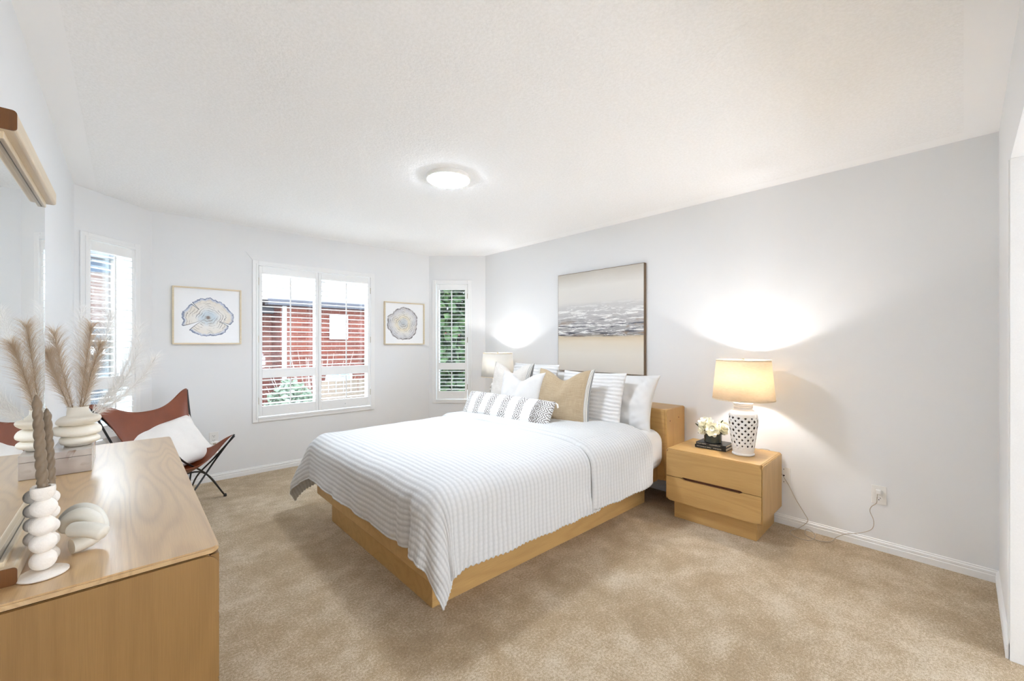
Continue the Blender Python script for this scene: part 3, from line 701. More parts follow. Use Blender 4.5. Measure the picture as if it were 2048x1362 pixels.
def bloom(c, d, R, label):
    r = empty('flower', c, 0, label, 'flower')
    d = Vector(d).normalized(); a = Vector((0, 0, 1)) if abs(d.z) < .9 else Vector((1, 0, 0)); u = d.cross(a).normalized(); w = d.cross(u)
    bm = nb()
    for ring, (cnt, op, L) in enumerate(((6, 0.25, .62), (8, 0.75, .82), (9, 1.25, 1.0), (8, 1.65, 1.0))):
        for k in range(cnt):
            an = 2*PI*k/cnt+ring*0.4+random.uniform(-.12, .12); out = u*math.cos(an)+w*math.sin(an)
            dd = d*math.cos(op)+out*math.sin(op)
            petal(bm, d*(-0.01*ring)*0.5, dd, d if op > .5 else out, R*L*random.uniform(.9, 1.08), R*0.36, 0.25)
    o = link('petals', bm, M['petal'], r, True); m = o.modifiers.new('s', 'SUBSURF'); m.levels = 1; m.render_levels = 1
    bm = nb(); bmesh.ops.create_icosphere(bm, subdivisions=2, radius=R*0.20, matrix=Matrix.Translation(d*R*0.15)); link('flower_center', bm, M['petal_core'], r, True)
    bm = nb(); tube(bm, [Vector((0, 0, 0)), -d*0.02, Vector((3.245, 1.283, vz+0.06))-Vector(c)], 0.002, 6); link('stem', bm, M['leafd'], r)
    return r
bloom((3.215, 1.323, 0.695), (-0.5, 0.15, 0.8), 0.060, 'creamy white bloom at upper left of the short dark vase')
bloom((3.185, 1.263, 0.662), (-0.95, -0.25, 0.35), 0.055, 'open white bloom facing out at the front of the short dark vase')
bloom((3.235, 1.208, 0.680), (-0.25, -0.8, 0.55), 0.055, 'white bloom on the lamp side of the short dark vase')
bloom((3.180, 1.338, 0.648), (-0.8, 0.5, -0.1), 0.040, 'small white bloom hanging over left rim of the short dark vase')
def leaf_bunch(specs, c, label):
    r = empty('leafy_sprig', c, 0, label, 'foliage')
    for (p, d, L, W) in specs:
        bm = nb(); petal(bm, Vector(p), d, (0, 0, 1), L, W, 0.15, 7); link('leaf', bm, M['leafd'], r, True)
    return r
leaf_bunch([((-.01, .06, .085), (-.3, 1, .5), .075, .02), ((-.01, .05, .07), (-.5, .8, -.35), .055, .014), ((0, .02, .13), (-.2, .1, 1), .045, .01), ((0, -.04, .13), (-.1, -.8, .8), .055, .012), ((-.05, .03, .09), (-1, -.3, .1), .04, .012), ((-.02, -.06, .08), (-.4, -1, -.3), .045, .010)], (3.245, 1.283, vz), 'dark green leaves poking out around the white blooms')

# ---------------------------------------------------------------- dresser and its mirror
DX0, DX1, DY0, DY1, DZ = -0.270, 0.186, 1.385, 3.205, 0.75
dr = empty('dresser', (DX0, DY0, 0), 0, 'long low oak dresser along the left wall carrying the mirror', 'dresser')
W, L = DX1-DX0, DY1-DY0
link('plinth', bx(0.01, W-0.06, 0.05, L-0.05, 0, 0.10, 0.002), M['dresserY'], dr)
bm = nb(); prism(bm, rrect(0, W-0.022, 0.10, DZ-0.019, 0.006), lambda x, z: (x, 0.006, z), lambda x, z: (x, L-0.006, z)); link('body', bm, M['dresserY'], dr)
bm = nb(); prism(bm, rrect(0, W, 0, L, 0.024, corners=(1, 0, 0, 1)), lambda x, y: (x, y, DZ-0.016), lambda x, y: (x, y, DZ))
bmesh.ops.bevel(bm, geom=[e for e in bm.edges if abs(e.verts[0].co.z-e.verts[1].co.z) < 1e-5], offset=0.004, segments=2, affect='EDGES'); link('top_panel', bm, M['oak_top'], dr)
for y0, y1 in ((0.0, 0.007), (L-0.007, L)):
    bm = nb(); prism(bm, rrect(0.0, W-0.004, 0.10, DZ-0.020, 0.030, corners=(1, 0, 0, 1)), lambda x, z: (x, y0, z), lambda x, z: (x, y1, z)); link('end_panel', bm, M['dresserZ'], dr)
rows = [(0.105, 0.236), (0.242, 0.382), (0.388, 0.564), (0.570, 0.728)]
for c_ in range(3):
    y0 = 0.006+(L-0.012)*c_/3+0.002; y1 = 0.006+(L-0.012)*(c_+1)/3-0.002
    for z0, z1 in rows:
        bm = nb(); prism(bm, [(y0, z0), (y1, z0), (y1, z1), (y1-0.12, z1), (y1-0.135, z1-0.009), (y0+0.135, z1-0.009), (y0+0.12, z1), (y0, z1)], lambda y, z: (W-0.021, y, z), lambda y, z: (W-0.001, y, z)); link('drawer', bm, M['dresserY'], dr)
# mirror
mr = empty('dresser_mirror', (XL+0.012, 1.48, DZ), 0, 'large wall mirror with pale oak rails standing on the dresser', 'mirror')
my = 0.71
def mrail(z0, z1):
    bm = nb(); prism(bm, rrect(0.0, 0.088, z0, z1, 0.008, n=4), lambda x, z: (x, 0.004, z), lambda x, z: (x, my, z)); o = link('rail', bm, M['oak_pale'], mr, False)
    bm = nb(); prism(bm, rrect(0.0, 0.088, z0, z1, 0.008, n=4), lambda x, z: (x, 0.0, z), lambda x, z: (x, 0.004, z)); e = link('end_cap', bm, M['oak_end'], o, False); e['label'] = 'warm brown end grain cap'
mrail(0.0, 0.040); mrail(1.045, 1.092)
link('mirror_panel', bx(0.050, 0.056, 0.02, my+0.055, 0.036, 1.05), M['mirror'], mr)
link('backing', bx(0.030, 0.0495, 0.02, my+0.053, 0.036, 1.05), M['oakZ'], mr)
# thin lip along the rails' inner side
bm = nb(); box(bm, 0.056, 0.066, 0.02, my-0.02, 1.028, 1.046, 0.002); link('lip', bm, M['oak_pale'], mr); bm = nb(); box(bm, 0.056, 0.066, 0.02, my-0.02, 0.039, 0.052, 0.002); link('lip', bm, M['oak_pale'], mr)

# ---------------------------------------------------------------- things on the dresser
def spiral_candle(loc, h, label, r=0.0108, lean=0.07):
    o_ = nb(); n = 24; m = int(h/0.0022); rows = []
    for i in range(m+1):
        z = h*i/m; tp = 1-0.25*(z/h)**2
        if h-z < 0.018: tp *= math.sqrt(max(0.02, (h-z)/0.018))
        row = []
        for k in range(n):
            a = 2*PI*k/n; w = 0.72+0.30*abs(math.cos((a*2-z*2*PI/0.024)/2))**0.7
            if z < 0.02: w = 0.85
            row.append(o_.verts.new((r*tp*w*math.cos(a), r*tp*w*math.sin(a), z)))
        rows.append(row)
    for a_, b_ in zip(rows, rows[1:]):
        for k in range(n): o_.faces.new((a_[k], a_[(k+1) % n], b_[(k+1) % n], b_[k]))
    o_.faces.new(rows[-1]); o_.faces.new(list(reversed(rows[0])))
    r_ = link('spiral_candle', o_, M['candle'], None, True); r_.location = loc; r_.rotation_euler = Vector((lean*-math.cos(YAW), lean*math.sin(YAW), 1)).to_track_quat('Z', 'Y').to_euler(); tag(r_, label, 'candle')
    bm = nb(); tube(bm, [(0, 0, h-0.001), (0.001, 0, h+0.006)], 0.0008, 5); link('wick', bm, M['pages'], r_)
    return r_
def ellipsoid(bm, c, r, sz=1.0, sub=3):
    bmesh.ops.create_uvsphere(bm, u_segments=28, v_segments=18, radius=1, matrix=Matrix.Translation(c)@Matrix.Diagonal((r, r, r*sz, 1)))
ch = empty('candle_holder', (-0.150, 1.500, DZ), 0, 'matte white candle holder of stacked bubbles on a flat disc base', 'candle holder')
bm = nb(); lathe(bm, [(0, 0), (0.039, 0), (0.044, 0.002), (0.044, 0.005), (0.039, 0.008), (0.014, 0.010), (0, 0.010)], cap=False, n=48); link('base', bm, M['matte_plaster'], ch, True, 50)
bm = nb()
for i, z in enumerate((0.035, 0.077, 0.119, 0.161)): ellipsoid(bm, (0.002*math.sin(i*3), 0.002*math.cos(i*2), z), 0.0238, 0.98)
link('bubbles', bm, M['matte_plaster'], ch, True)
bm = nb(); lathe(bm, [(0.012, 0.180), (0.020, 0.190), (0.0215, 0.205), (0.021, 0.212), (0.0135, 0.212), (0.012, 0.200), (0, 0.198)], cap=False, n=36); link('cup', bm, M['matte_plaster'], ch, True, 50)
spiral_candle((-0.150, 1.500, DZ+0.1985), 0.235, 'tall taupe spiral candle standing in the front bubble holder')
ch = empty('candle_holder', (-0.160, 1.590, DZ), math.radians(-42.7), 'white clustered bubble candle holder standing behind the front one by mirror', 'candle holder')
bm = nb()
for i in range(5):
    z = 0.020+i*0.036
    ellipsoid(bm, (0.020, 0.0, z), 0.0175, 1.05)
    if i: ellipsoid(bm, (-0.030, 0.004, z), 0.017, 1.05)
    ellipsoid(bm, (-0.002, 0.012, z), 0.018, 1.05)
link('bubbles', bm, M['matte_plaster'], ch, True)
bm = nb(); lathe(bm, [(0.010, 0.172), (0.017, 0.178), (0.0185, 0.195), (0.0125, 0.195), (0.0115, 0.186), (0, 0.184)], cap=False, n=36); link('cup', bm, M['matte_plaster'], ch, True, 50)
spiral_candle((-0.146, 1.588, DZ+0.1845), 0.205, 'shorter taupe spiral candle in the rear bubble holder beside mirror', lean=0.05)
# knot sculpture
fw = Vector((math.sin(YAW), math.cos(YAW), 0)); rt = Vector((math.cos(YAW), -math.sin(YAW), 0))
kc = Vector((-0.103, 1.640, DZ))
def kp(R_, D_, Z_): return rt*R_+fw*D_+Vector((0, 0, Z_))
bm = nb(); rr = 0.0190
def cap_r(t_):
    return min(1.0, math.sqrt(max(0.0, 1-(1-min(t_, 1-t_)/0.12)**2))) if min(t_, 1-t_) < 0.12 else 1.0
tube(bm, catmull([kp(0.028, -0.040, 0.021), kp(0.036, -0.020, 0.022), kp(0.042, 0.005, 0.028), kp(0.034, 0.030, 0.047), kp(0.004, 0.040, 0.077), kp(-0.031, 0.038, 0.086), kp(-0.055, 0.030, 0.067), kp(-0.047, 0.015, 0.037)], 8), rr, 20, rf=lambda t_: 1.0 if t_ < 0.5 else cap_r(t_))
tube(bm, catmull([kp(-0.022, -0.004, 0.040), kp(-0.014, -0.006, 0.074), kp(0.021, -0.008, 0.092), kp(0.050, -0.004, 0.076), kp(0.054, 0.000, 0.047)], 8), rr*0.96, 20, rf=cap_r)
tube(bm, catmull([kp(0.029, -0.045, 0.067), kp(0.064, -0.047, 0.070), kp(0.096, -0.046, 0.066), kp(0.122, -0.042, 0.056)], 8), rr, 20, rf=cap_r)
o = link('knot_sculpture', bm, M['knot'], None, True, 60); o.location = kc; tag(o, 'ivory chunky knot sculpture lying on the dresser beside the candle holders', 'sculpture')
# marble box
bxo = empty('keepsake_box', (-0.177, 2.712, DZ), 0, 'grey marbled stone box with lid under the white ringed vase', 'box')
link('body', bx(-0.062, 0.062, -0.140, 0.140, 0.001, 0.070, 0.0015), M['marble'], bxo)
link('lid', bx(-0.0625, 0.0625, -0.1405, 0.1405, 0.0712, 0.098, 0.0015), M['marble'], bxo)
# ringed vase
vs = empty('ringed_vase', (-0.165, 2.70, DZ+0.0985), 0, 'cream vase of bulging rings standing on the marbled box', 'vase')
bm = nb(); prof = [(0, 0), (0.042, 0), (0.046, 0.004)]
def ringp(rz, r0, r1, hh):
    return [(r0+(r1-r0)*math.cos(a)**0.9 if math.cos(a) > 0 else r0, rz+hh*math.sin(a)) for a in np.linspace(-PI/2, PI/2, 12)]
prof += ringp(0.026, 0.044, 0.066, 0.018)+ringp(0.068, 0.050, 0.082, 0.022)+ringp(0.112, 0.046, 0.072, 0.021)+[(0.042, 0.138), (0.036, 0.150), (0.034, 0.166), (0.036, 0.172), (0.032, 0.172), (0.030, 0.150), (0.03, 0.06), (0, 0.05)]
lathe(bm, prof, cap=False, n=56)
for v in bm.verts:       # slightly swaying rings
    z = v.co.z; k = 0.010*math.sin(z*60); v.co.x += k*0.7*(z < 0.14); v.co.y -= k*(z < 0.14)
link('body', bm, M['cream_glaze'], vs, True)
# pampas
def plume(base, tip, bend, mat, label, n=330, hl=0.09, seed=0, hw=0.00042):
    R_ = random.Random(seed); b = Vector(base); tp = Vector(tip); mid = (b+tp)/2+Vector(bend)
    path = catmull([b, b.lerp(mid, 0.55)+Vector(bend)*0.15, mid, mid.lerp(tp, 0.55)+Vector(bend)*0.25, tp], 10)
    bm = nb(); tube(bm, path, 0.0016, 5, rf=lambda t_: 1-0.7*t_)
    o = link('pampas_plume', bm, M['pampas_stem'] if mat is M['pampas_tan'] else M['pampas_white'], None, True)
    bm = nb(); N = len(path)
    for k in range(n):
        t_ = R_.uniform(0.10, 1.0)**0.85; f = t_*(N-1); i = min(int(f), N-2); p = path[i].lerp(path[i+1], f-i); tg = (path[i+1]-path[i]).normalized()
        ln = hl*R_.uniform(0.6, 1.2)*(math.sin(PI*min(1, (1.10-t_)/1.02))**0.5)*1.0+0.012
        ax = Vector((R_.gauss(0, 1), R_.gauss(0, 1), R_.gauss(0, 1))); ax = (ax-tg*ax.dot(tg)).normalized()
        d1 = (tg*1.0+ax*0.55).normalized(); d2 = (tg*0.75+ax*0.75+Vector((0, 0, -0.18))).normalized()
        p1 = p+d1*ln*0.5; p2 = p1+d2*ln*0.5
        s = d1.cross(Vector((R_.gauss(0, 1), R_.gauss(0, 1), R_.gauss(0, 1)))).normalized()*hw
        v = [bm.verts.new(q) for q in (p-s, p+s, p1+s*0.8, p1-s*0.8, p2)]
        bm.faces.new((v[0], v[1], v[2], v[3])); bm.faces.new((v[3], v[2], v[4]))
    link('plume', bm, mat, o)
    return tag(o, label, 'dried grass', None)
vb = Vector((-0.165, 2.70, 0.93)); S_ = lambda R_, D_, Z_: tuple(Vector((-0.165, 2.70, 1.02))+rt*R_+fw*D_+Vector((0, 0, Z_)))
plume(vb, S_(-.135, .0, .24), (-.02, 0, .05), M['pampas_tan'], 'tan pampas plume bending furthest left toward the mirror', 1050, seed=1)
plume(vb, S_(-.15, .04, .33), (-.01, 0, .03), M['pampas_tan'], 'tall tan pampas plume leaning left over the vase', 900, seed=2)
plume(vb, S_(.03, .03, .36), (.0, 0, .02), M['pampas_tan'], 'tan pampas plume standing nearly upright in the ringed vase', 900, seed=3)
plume(vb, S_(.10, .0, .28), (.0, 0, .02), M['pampas_tan'], 'tan pampas plume leaning slightly right in the ringed vase', 950, seed=4)
plume(vb, S_(.22, .06, .36), (.03, 0, -.02), M['pampas_white'], 'long white pampas plume reaching right across the narrow window', 840, hl=0.085, seed=5)
plume(vb, S_(.26, .02, .28), (.03, 0, -.02), M['pampas_white'], 'white pampas plume arching right below the longest one', 840, hl=0.085, seed=6)
plume(vb, S_(.28, .08, .22), (.03, 0, -.01), M['pampas_white'], 'lowest white pampas plume spreading right toward the chair', 760, hl=0.08, seed=7)
plume(vb, S_(-.04, .06, .45), (-.01, 0, .02), M['pampas_white'], 'tallest white pampas plume rising behind the tan ones', 760, hl=0.08, seed=8)
plume(vb, S_(.10, .05, .42), (.01, 0, .02), M['pampas_white'], 'white pampas plume rising before the window slats', 760, hl=0.08, seed=9)

# ---------------------------------------------------------------- butterfly chair
BLt, BRt, FRt, FLt = Vector((-0.18, 3.90, 0.89)), Vector((0.365, 4.42, 0.925)), Vector((0.62, 3.92, 0.585)), Vector((0.22, 3.62, 0.59))
bc = empty('butterfly_chair', (0.24, 4.0, 0), 0, 'butterfly chair with cognac leather sling on crossed black metal rods', 'chair')
def w2l(v): return Vector(v)-Vector((0.24, 4.0, 0))
n = 72; aa = np.linspace(-1, 1, n)[:, None]*np.ones((1, n)); bb = np.ones((n, 1))*np.linspace(-1, 1, n)[None, :]
mx_ = np.maximum(np.abs(aa), np.abs(bb)); den = (np.abs(aa)**7+np.abs(bb)**7+1e-12)**(1/7); a_, b_ = aa*mx_/den*1.085, bb*mx_/den*1.085   # rounded horn tips
U_ = a_*(1-0.34*(1-np.abs(b_)**2.6)); V_ = b_*(1-np.where(b_ > 0, 0.24, 0.44)*(1-np.abs(a_)**2.6))
zc = np.polyval(np.polyfit([-1, -0.56, -0.1, 0.3, 0.76, 1.1], [0.44, 0.375, 0.335, 0.43, 0.745, 1.05], 4), V_)
tv = (V_+1)/2; tu = (U_+1)/2
L0, L1, R0, R1 = [np.array(list(w2l(v))) for v in (FLt, BLt+Vector((-0.035, -0.035, 0.0)), FRt, BRt)]; _ = [np.array(list(w2l(v))) for v in (FLt, BLt, FRt, BRt)]
lf = L0+(L1-L0)*tv[..., None]; rg = R0+(R1-R0)*tv[..., None]; P = lf+(rg-lf)*tu[..., None]
k3 = np.abs(U_)**3; P[..., 2] = zc+(P[..., 2]-zc)*np.clip(k3, 0, 1.2)
sl = grid('sling', P, M['leather'], bc, np.stack([aa, bb], -1), solid=0.006)
X_ = Vector((0.435, 4.03, 0.33))  # the crossing of the front rods
def rod(pts): 
    bm = nb(); tube(bm, catmull([w2l(p) for p in pts], 8), 0.0065, 10); link('rod', bm, M['black_metal'], bc, True)
dn = Vector((0, 0, -0.012))
F1, F2, F3, F4 = Vector((0.608, 4.262, 0.006)), Vector((0.16, 3.66, 0.006)), Vector((0.02, 4.12, 0.006)), Vector((0.38, 4.45, 0.006))
rod([F1, (0.46, 4.08, 0.26), (0.30, 3.84, 0.44), FLt+dn*0.5])
rod([F2, (0.37, 3.90, 0.21), (0.50, 3.985, 0.38), FRt+dn*0.5])
rod([F1+Vector((0.0, 0.006, 0)), (0.44, 4.12, 0.27), (0.20, 4.12, 0.30), (-0.02, 4.06, 0.62), BLt+dn*1.2])
rod([F4, (0.41, 4.22, 0.22), (0.50, 4.0, 0.40), FRt+dn*1.5])
rod([F3, (0.16, 4.10, 0.24), (0.34, 4.30, 0.55), BRt+dn])
rod([F2+Vector((0.008, 0, 0)), (0.03, 3.86, 0.35), BLt+dn])
rod([F4+Vector((-0.01, 0, 0)), (0.40, 4.40, 0.4), BRt+dn*1.5])
for p in (F1, F2, F3, F4):
    bm = nb(); lathe(bm, [(0, -0.006), (0.012, -0.006), (0.012, 0.008), (0.007, 0.018), (0, 0.018)], tuple(w2l(p)), 14, cap=False); link('foot_cap', bm, M['black_metal'], bc, True, 40)
pillow('chair_cushion', 0.60, 0.42, 0.14, M['chair_cushion'], (0.30, 3.93, 0.37), (0.42, -0.80, 0.75), roll=0.16, seed=12, pinch=0.10, chop=0.0, wr=1.8, label='cream cushion propped on the leather butterfly chair', cat='cushion')

# ---------------------------------------------------------------- pictures
def uvplane(name, x0, x1, z0, z1, f, mat, parent):
    bm = nb(); L_ = bm.loops.layers.uv.new('UVMap'); vs_ = [bm.verts.new(f(a, b)) for a, b in ((x0, z0), (x1, z0), (x1, z1), (x0, z1))]
    fc = bm.faces.new(vs_)
    for l, q in zip(fc.loops, ((0, 0), (1, 0), (1, 1), (0, 1))): l[L_].uv = q
    return link(name, bm, mat, parent)
def ring_art(name, cx, cy, rx, ry, seed, cols, cracks):
    t = NT(name); uv = t.coord('UV', loc=(-cx, -cy, 0)); uvs = t.n('ShaderNodeVectorMath', {0: uv, 1: (1/rx, 1/ry, 1)}, operation='MULTIPLY').outputs[0]
    sp = t.n('ShaderNodeSeparateXYZ', {0: uvs}); x, y = sp.outputs[0], sp.outputs[1]
    r = t.math('SQRT', t.math('ADD', t.math('MULTIPLY', x, x), t.math('MULTIPLY', y, y))); ang = t.math('ARCTAN2', y, x)
    circ = t.n('ShaderNodeCombineXYZ', {0: t.math('COSINE', ang), 1: t.math('SINE', ang), 2: seed}).outputs[0]
    wob = t.noise(circ, 1.5, 6, 0.62); edge = t.math('ADD', t.math('MULTIPLY', t.math('SUBTRACT', wob, 0.5), 0.62), 1.0)
    rn = t.math('DIVIDE', r, edge)
    loc = t.noise(uvs, 2.2, 3, 0.6); rw = t.math('ADD', rn, t.math('MULTIPLY', t.math('SUBTRACT', loc, 0.5), 0.10))
    ph = t.math('ADD', t.math('MULTIPLY', rw, 52), t.math('MULTIPLY', t.noise(uvs, 2.4, 4), 16))
    ring = t.math('MULTIPLY_ADD', t.math('SINE', ph), 0.5, 0.5)
    amp = t.noise(uvs, 2.6, 2); rl = t.math('MULTIPLY', t.math('POWER', ring, 5.0), t.ramp(amp, [(0.42, (0, 0, 0)), (0.66, (1, 1, 1))]))
    base = t.ramp(rn, cols); col = t.mix(t.math('MULTIPLY', rl, 0.95), base, hexc(66, 64, 74))
    warm = t.ramp(t.noise(uvs, 1.7, 2, 0.5), [(0.52, (0, 0, 0)), (0.72, (1, 1, 1))]); col = t.mix(t.math('MULTIPLY', warm, 0.28), col, hexc(220, 204, 178))
    rim = t.ramp(rn, [(0.90, (0, 0, 0)), (0.975, (1, 1, 1)), (1.0, (1, 1, 1))]); rimn = t.ramp(t.noise(uvs, 4.5, 3), [(0.4, (0.15,)*3), (0.6, (1, 1, 1))])
    col = t.mix(t.math('MULTIPLY', rim, rimn), col, hexc(98, 108, 136) if cracks else hexc(96, 90, 92))
    inside = t.math('LESS_THAN', rn, 1.0); paper = hexc(243, 244, 246)
    for (a0, w0, r0, r1) in cracks:
        d = t.math('ABSOLUTE', t.math('SUBTRACT', ang, a0)); c1 = t.math('LESS_THAN', t.math('MULTIPLY', d, 1.0), t.math('MULTIPLY', t.math('SUBTRACT', rn, r0), w0)); c1 = t.math('MULTIPLY', c1, t.math('GREATER_THAN', rn, r0))
        c2 = t.math('LESS_THAN', d, t.math('ADD', t.math('MULTIPLY', t.math('SUBTRACT', rn, r0), w0), 0.035)); c2 = t.math('MULTIPLY', c2, t.math('GREATER_THAN', rn, r0))
        col = t.mix(t.math('MULTIPLY', c2, 0.8), col, hexc(50, 50, 60)); col = t.mix(c1, col, paper)
    cen = t.ramp(r, [(0.05, (1, 1, 1)), (0.11, (0, 0, 0))]); col = t.mix(t.math('MULTIPLY', cen, 0.8 if cracks else 0.0), col, hexc(110, 80, 58))
    return t.set(color=t.mix(inside, paper, col), rough=0.25, spec=0.4)
artA = ring_art('tree_ring_watercolour', 0.50, 0.475, 0.385, 0.36, 1.7, [(0.0, hexc(196, 204, 208)), (0.25, hexc(206, 218, 226)), (0.5, hexc(236, 234, 230)), (0.85, hexc(232, 227, 218)), (0.93, hexc(206, 212, 226)), (1.0, hexc(160, 172, 200))], [(-2.55, 0.16, 0.12, 1.2), (2.30, 0.06, 0.55, 1), (-0.42, 0.08, 0.5, 1)])
artB = ring_art('rose_ring_watercolour', 0.46, 0.50, 0.40, 0.40, 4.9, [(0.0, hexc(190, 196, 200)), (0.25, hexc(212, 214, 214)), (0.4, hexc(232, 224, 204)), (0.6, hexc(228, 226, 222)), (0.85, hexc(212, 212, 216)), (1.0, hexc(200, 196, 196))], [])
def picture(x0, x1, z0, z1, art, label, roll=0):
    r = empty('framed_picture', ((x0+x1)/2, YW, (z0+z1)/2), 0, label, 'picture')
    w, h = (x1-x0)/2, (z1-z0)/2; r.rotation_euler = (0, roll, 0)
    bm = nb(); frame_boxes(bm, -w, w, -h, h, 0.012, -0.034, -0.001, 0.0015); link('frame', bm, M['gold_frame'], r)
    link('backing', bx(-w+0.010, w-0.010, -0.012, -0.002, -h+0.010, h-0.010), M['canvas_side'], r)
    uvplane('print', -w+0.011, w-0.011, -h+0.011, h-0.011, lambda a, b: (a, -0.0145, b), art, r)
picture(0.289, 0.812, 1.292, 1.816, artA, 'gold framed blue and beige tree ring picture left of wide window', 0.0)
picture(2.292, 2.846, 1.283, 1.811, artB, 'gold framed grey and beige tree ring picture right of wide window', 0.0)
# large abstract canvas above the bed
t = NT('abstract_seascape'); uv = t.coord('UV'); sp = t.n('ShaderNodeSeparateXYZ', {0: uv}); U, V = sp.outputs[0], sp.outputs[1]
ws = t.noise(t.coord('UV', scale=(1, 5, 1)), 3.2, 6, 0.65, 0.4); ws2 = t.noise(t.coord('UV', scale=(1, 7, 1), loc=(3, 1, 0)), 6, 7, 0.72, 0.6); ws3 = t.noise(t.coord('UV', scale=(1, 12, 1), loc=(7, 2, 0)), 4, 5, 0.7)
cl_ = t.noise(uv, 2.5, 4, 0.5)
vj = t.math('ADD', V, t.math('MULTIPLY', t.math('SUBTRACT', ws, 0.5), 0.06))
base = t.ramp(vj, [(0.0, hexc(218, 212, 202)), (0.18, hexc(226, 219, 206)), (0.30, hexc(222, 210, 188)), (0.345, hexc(206, 186, 152)), (0.362, hexc(120, 112, 106)), (0.40, hexc(150, 148, 150)), (0.55, hexc(186, 184, 184)), (0.66, hexc(198, 196, 194)), (0.70, hexc(216, 213, 208)), (0.85, hexc(222, 219, 213)), (0.97, hexc(196, 190, 180)), (1.0, hexc(186, 180, 168))])
base = t.mix(t.math('MULTIPLY', cl_, 0.25), base, hexc(234, 230, 222))
band = t.ramp(V, [(0.345, (0, 0, 0)), (0.37, (1, 1, 1)), (0.60, (1, 1, 1)), (0.70, (0, 0, 0))])
low = t.ramp(V, [(0.34, (0, 0, 0)), (0.36, (1, 1, 1)), (0.46, (1, 1, 1)), (0.55, (0.15, 0.15, 0.15)), (0.62, (0, 0, 0))])
wh = t.ramp(ws2, [(0.52, (0, 0, 0)), (0.56, (1, 1, 1))]); dk = t.ramp(ws3, [(0.52, (0, 0, 0)), (0.58, (1, 1, 1))]); bw = t.ramp(ws, [(0.56, (0, 0, 0)), (0.62, (1, 1, 1))])
col = t.mix(t.math('MULTIPLY', band, wh), base, hexc(240, 239, 236)); col = t.mix(t.math('MULTIPLY', t.math('MULTIPLY', low, bw), 0.8), col, hexc(150, 124, 96)); col = t.mix(t.math('MULTIPLY', t.math('MULTIPLY', low, dk), 0.9), col, hexc(62, 64, 76))
t.bump(t.math('MULTIPLY', ws2, band), 0.4, 0.004); seam = t.set(color=col, rough=0.55)
cv = empty('canvas_painting', (XR, 2.480, 1.521), 0, 'large square abstract seascape painting in grey and beige above the bed', 'painting')
bm = nb(); box(bm, -0.036, -0.001, -0.515, 0.515, -0.514, 0.514, 0.001); link('canvas_frame', bm, M['canvas_side'], cv)
uvplane('canvas', 0.510, -0.510, -0.509, 0.509, lambda a, b: (-0.0370, a, b), seam, cv)

# ---------------------------------------------------------------- outlets and cord
def outlet(name, loc, rz, label, kind='duplex'):
    r = empty(name, loc, rz, label, 'outlet')      # local: faces -y
    link('plate', bx(-0.036, 0.036, -0.006, 0.0, -0.058, 0.058, 0.003), M['plastic'], r)
    if kind == 'duplex':
        for z in (-0.021, 0.021):
            bm = nb(); prism(bm, [(0.017*math.cos(a)*1.0, z+0.0145*math.sin(a)) for a in [2*PI*k/24 for k in range(24)]], lambda x, y: (x, -0.0085, y), lambda x, y: (x, -0.005, y)); f = link('receptacle', bm, M['plastic'], r)
            bm = nb(); box(bm, -0.008, -0.0055, -0.0089, -0.0080, z-0.001, z+0.008); box(bm, 0.0055, 0.008, -0.0089, -0.0080, z-0.001, z+0.007); box(bm, -0.0025, 0.0025, -0.0089, -0.0080, z-0.010, z-0.005); link('slot', bm, M['slot'], f)
    else:
        bm = nb()
        for z, q in ((0.045, 0.003), (0.0, 0.006), (-0.045, 0.003)): prism(bm, [(-0.004+q*math.cos(a), z+q*math.sin(a)) for a in [2*PI*k/12 for k in range(12)]], lambda x, y: (x, -0.0066, y), lambda x, y: (x, -0.0055, y))
        link('jack', bm, M['slot'], r)
    return r
ol = outlet('wall_outlet', (0.595, YW, 0.405), 0, 'white wall outlet between the leather chair and the wide window')
night = empty('plug_adapter', (0.596, YW-0.009, 0.345), 0, 'white plug-in adapter filling the lower socket by the leather chair', 'plug adapter')
link('body', bx(-0.034, 0.034, -0.034, 0, -0.055, 0.032, 0.006), M['plastic'], night)
bm = nb(); box(bm, -0.012, 0.012, -0.0348, -0.0335, 0.006, 0.020, 0.0005); box(bm, -0.016, 0.016, -0.0346, -0.0335, -0.014, -0.011); link('vent', bm, M['hinge'], night)
outlet('wall_outlet', (XR, 0.362, 0.348), -PI/2, 'white wall outlet with the lamp cord, low on the bare right wall')
outlet('wall_jack', (XR, 0.875, 0.350), -PI/2, 'white jack plate half hidden behind the nightstand', 'jack')
lc = empty('lamp_cord', (XR, 0.36, 0.37), 0, 'thin clear lamp cord looping on the carpet to the wall outlet', 'cord')
g0 = Vector((XR, 0.36, 0.37))
pts = [(3.452, 0.365, 0.372), (3.448, 0.368, 0.335), (3.452, 0.372, 0.300), (3.452, 0.395, 0.272), (3.450, 0.402, 0.240), (3.449, 0.384, 0.185), (3.445, 0.395, 0.130), (3.44, 0.46, 0.085), (3.435, 0.52, 0.062), (3.42, 0.565, 0.030), (3.385, 0.590, 0.006), (3.34, 0.64, 0.005), (3.355, 0.705, 0.005), (3.40, 0.735, 0.006), (3.445, 0.735, 0.02), (3.44, 0.70, 0.012), (3.38, 0.675, 0.006), (3.30, 0.69, 0.005), (3.285, 0.745, 0.005), (3.32, 0.80, 0.005), (3.38, 0.81, 0.006), (3.43, 0.775, 0.020), (3.450, 0.73, 0.075), (3.455, 0.75, 0.120), (3.458, 0.80, 0.200), (3.462, 0.845, 0.290), (3.466, 0.90, 0.38), (3.466, 0.95, 0.50), (3.44, 1.0, 0.524), (3.32, 1.06, 0.522), (3.27, 1.10, 0.522)]
bm = nb(); tube(bm, [p-g0 for p in catmull(pts, 8)], 0.0022, 7); link('wire', bm, M['cord'], lc, True)
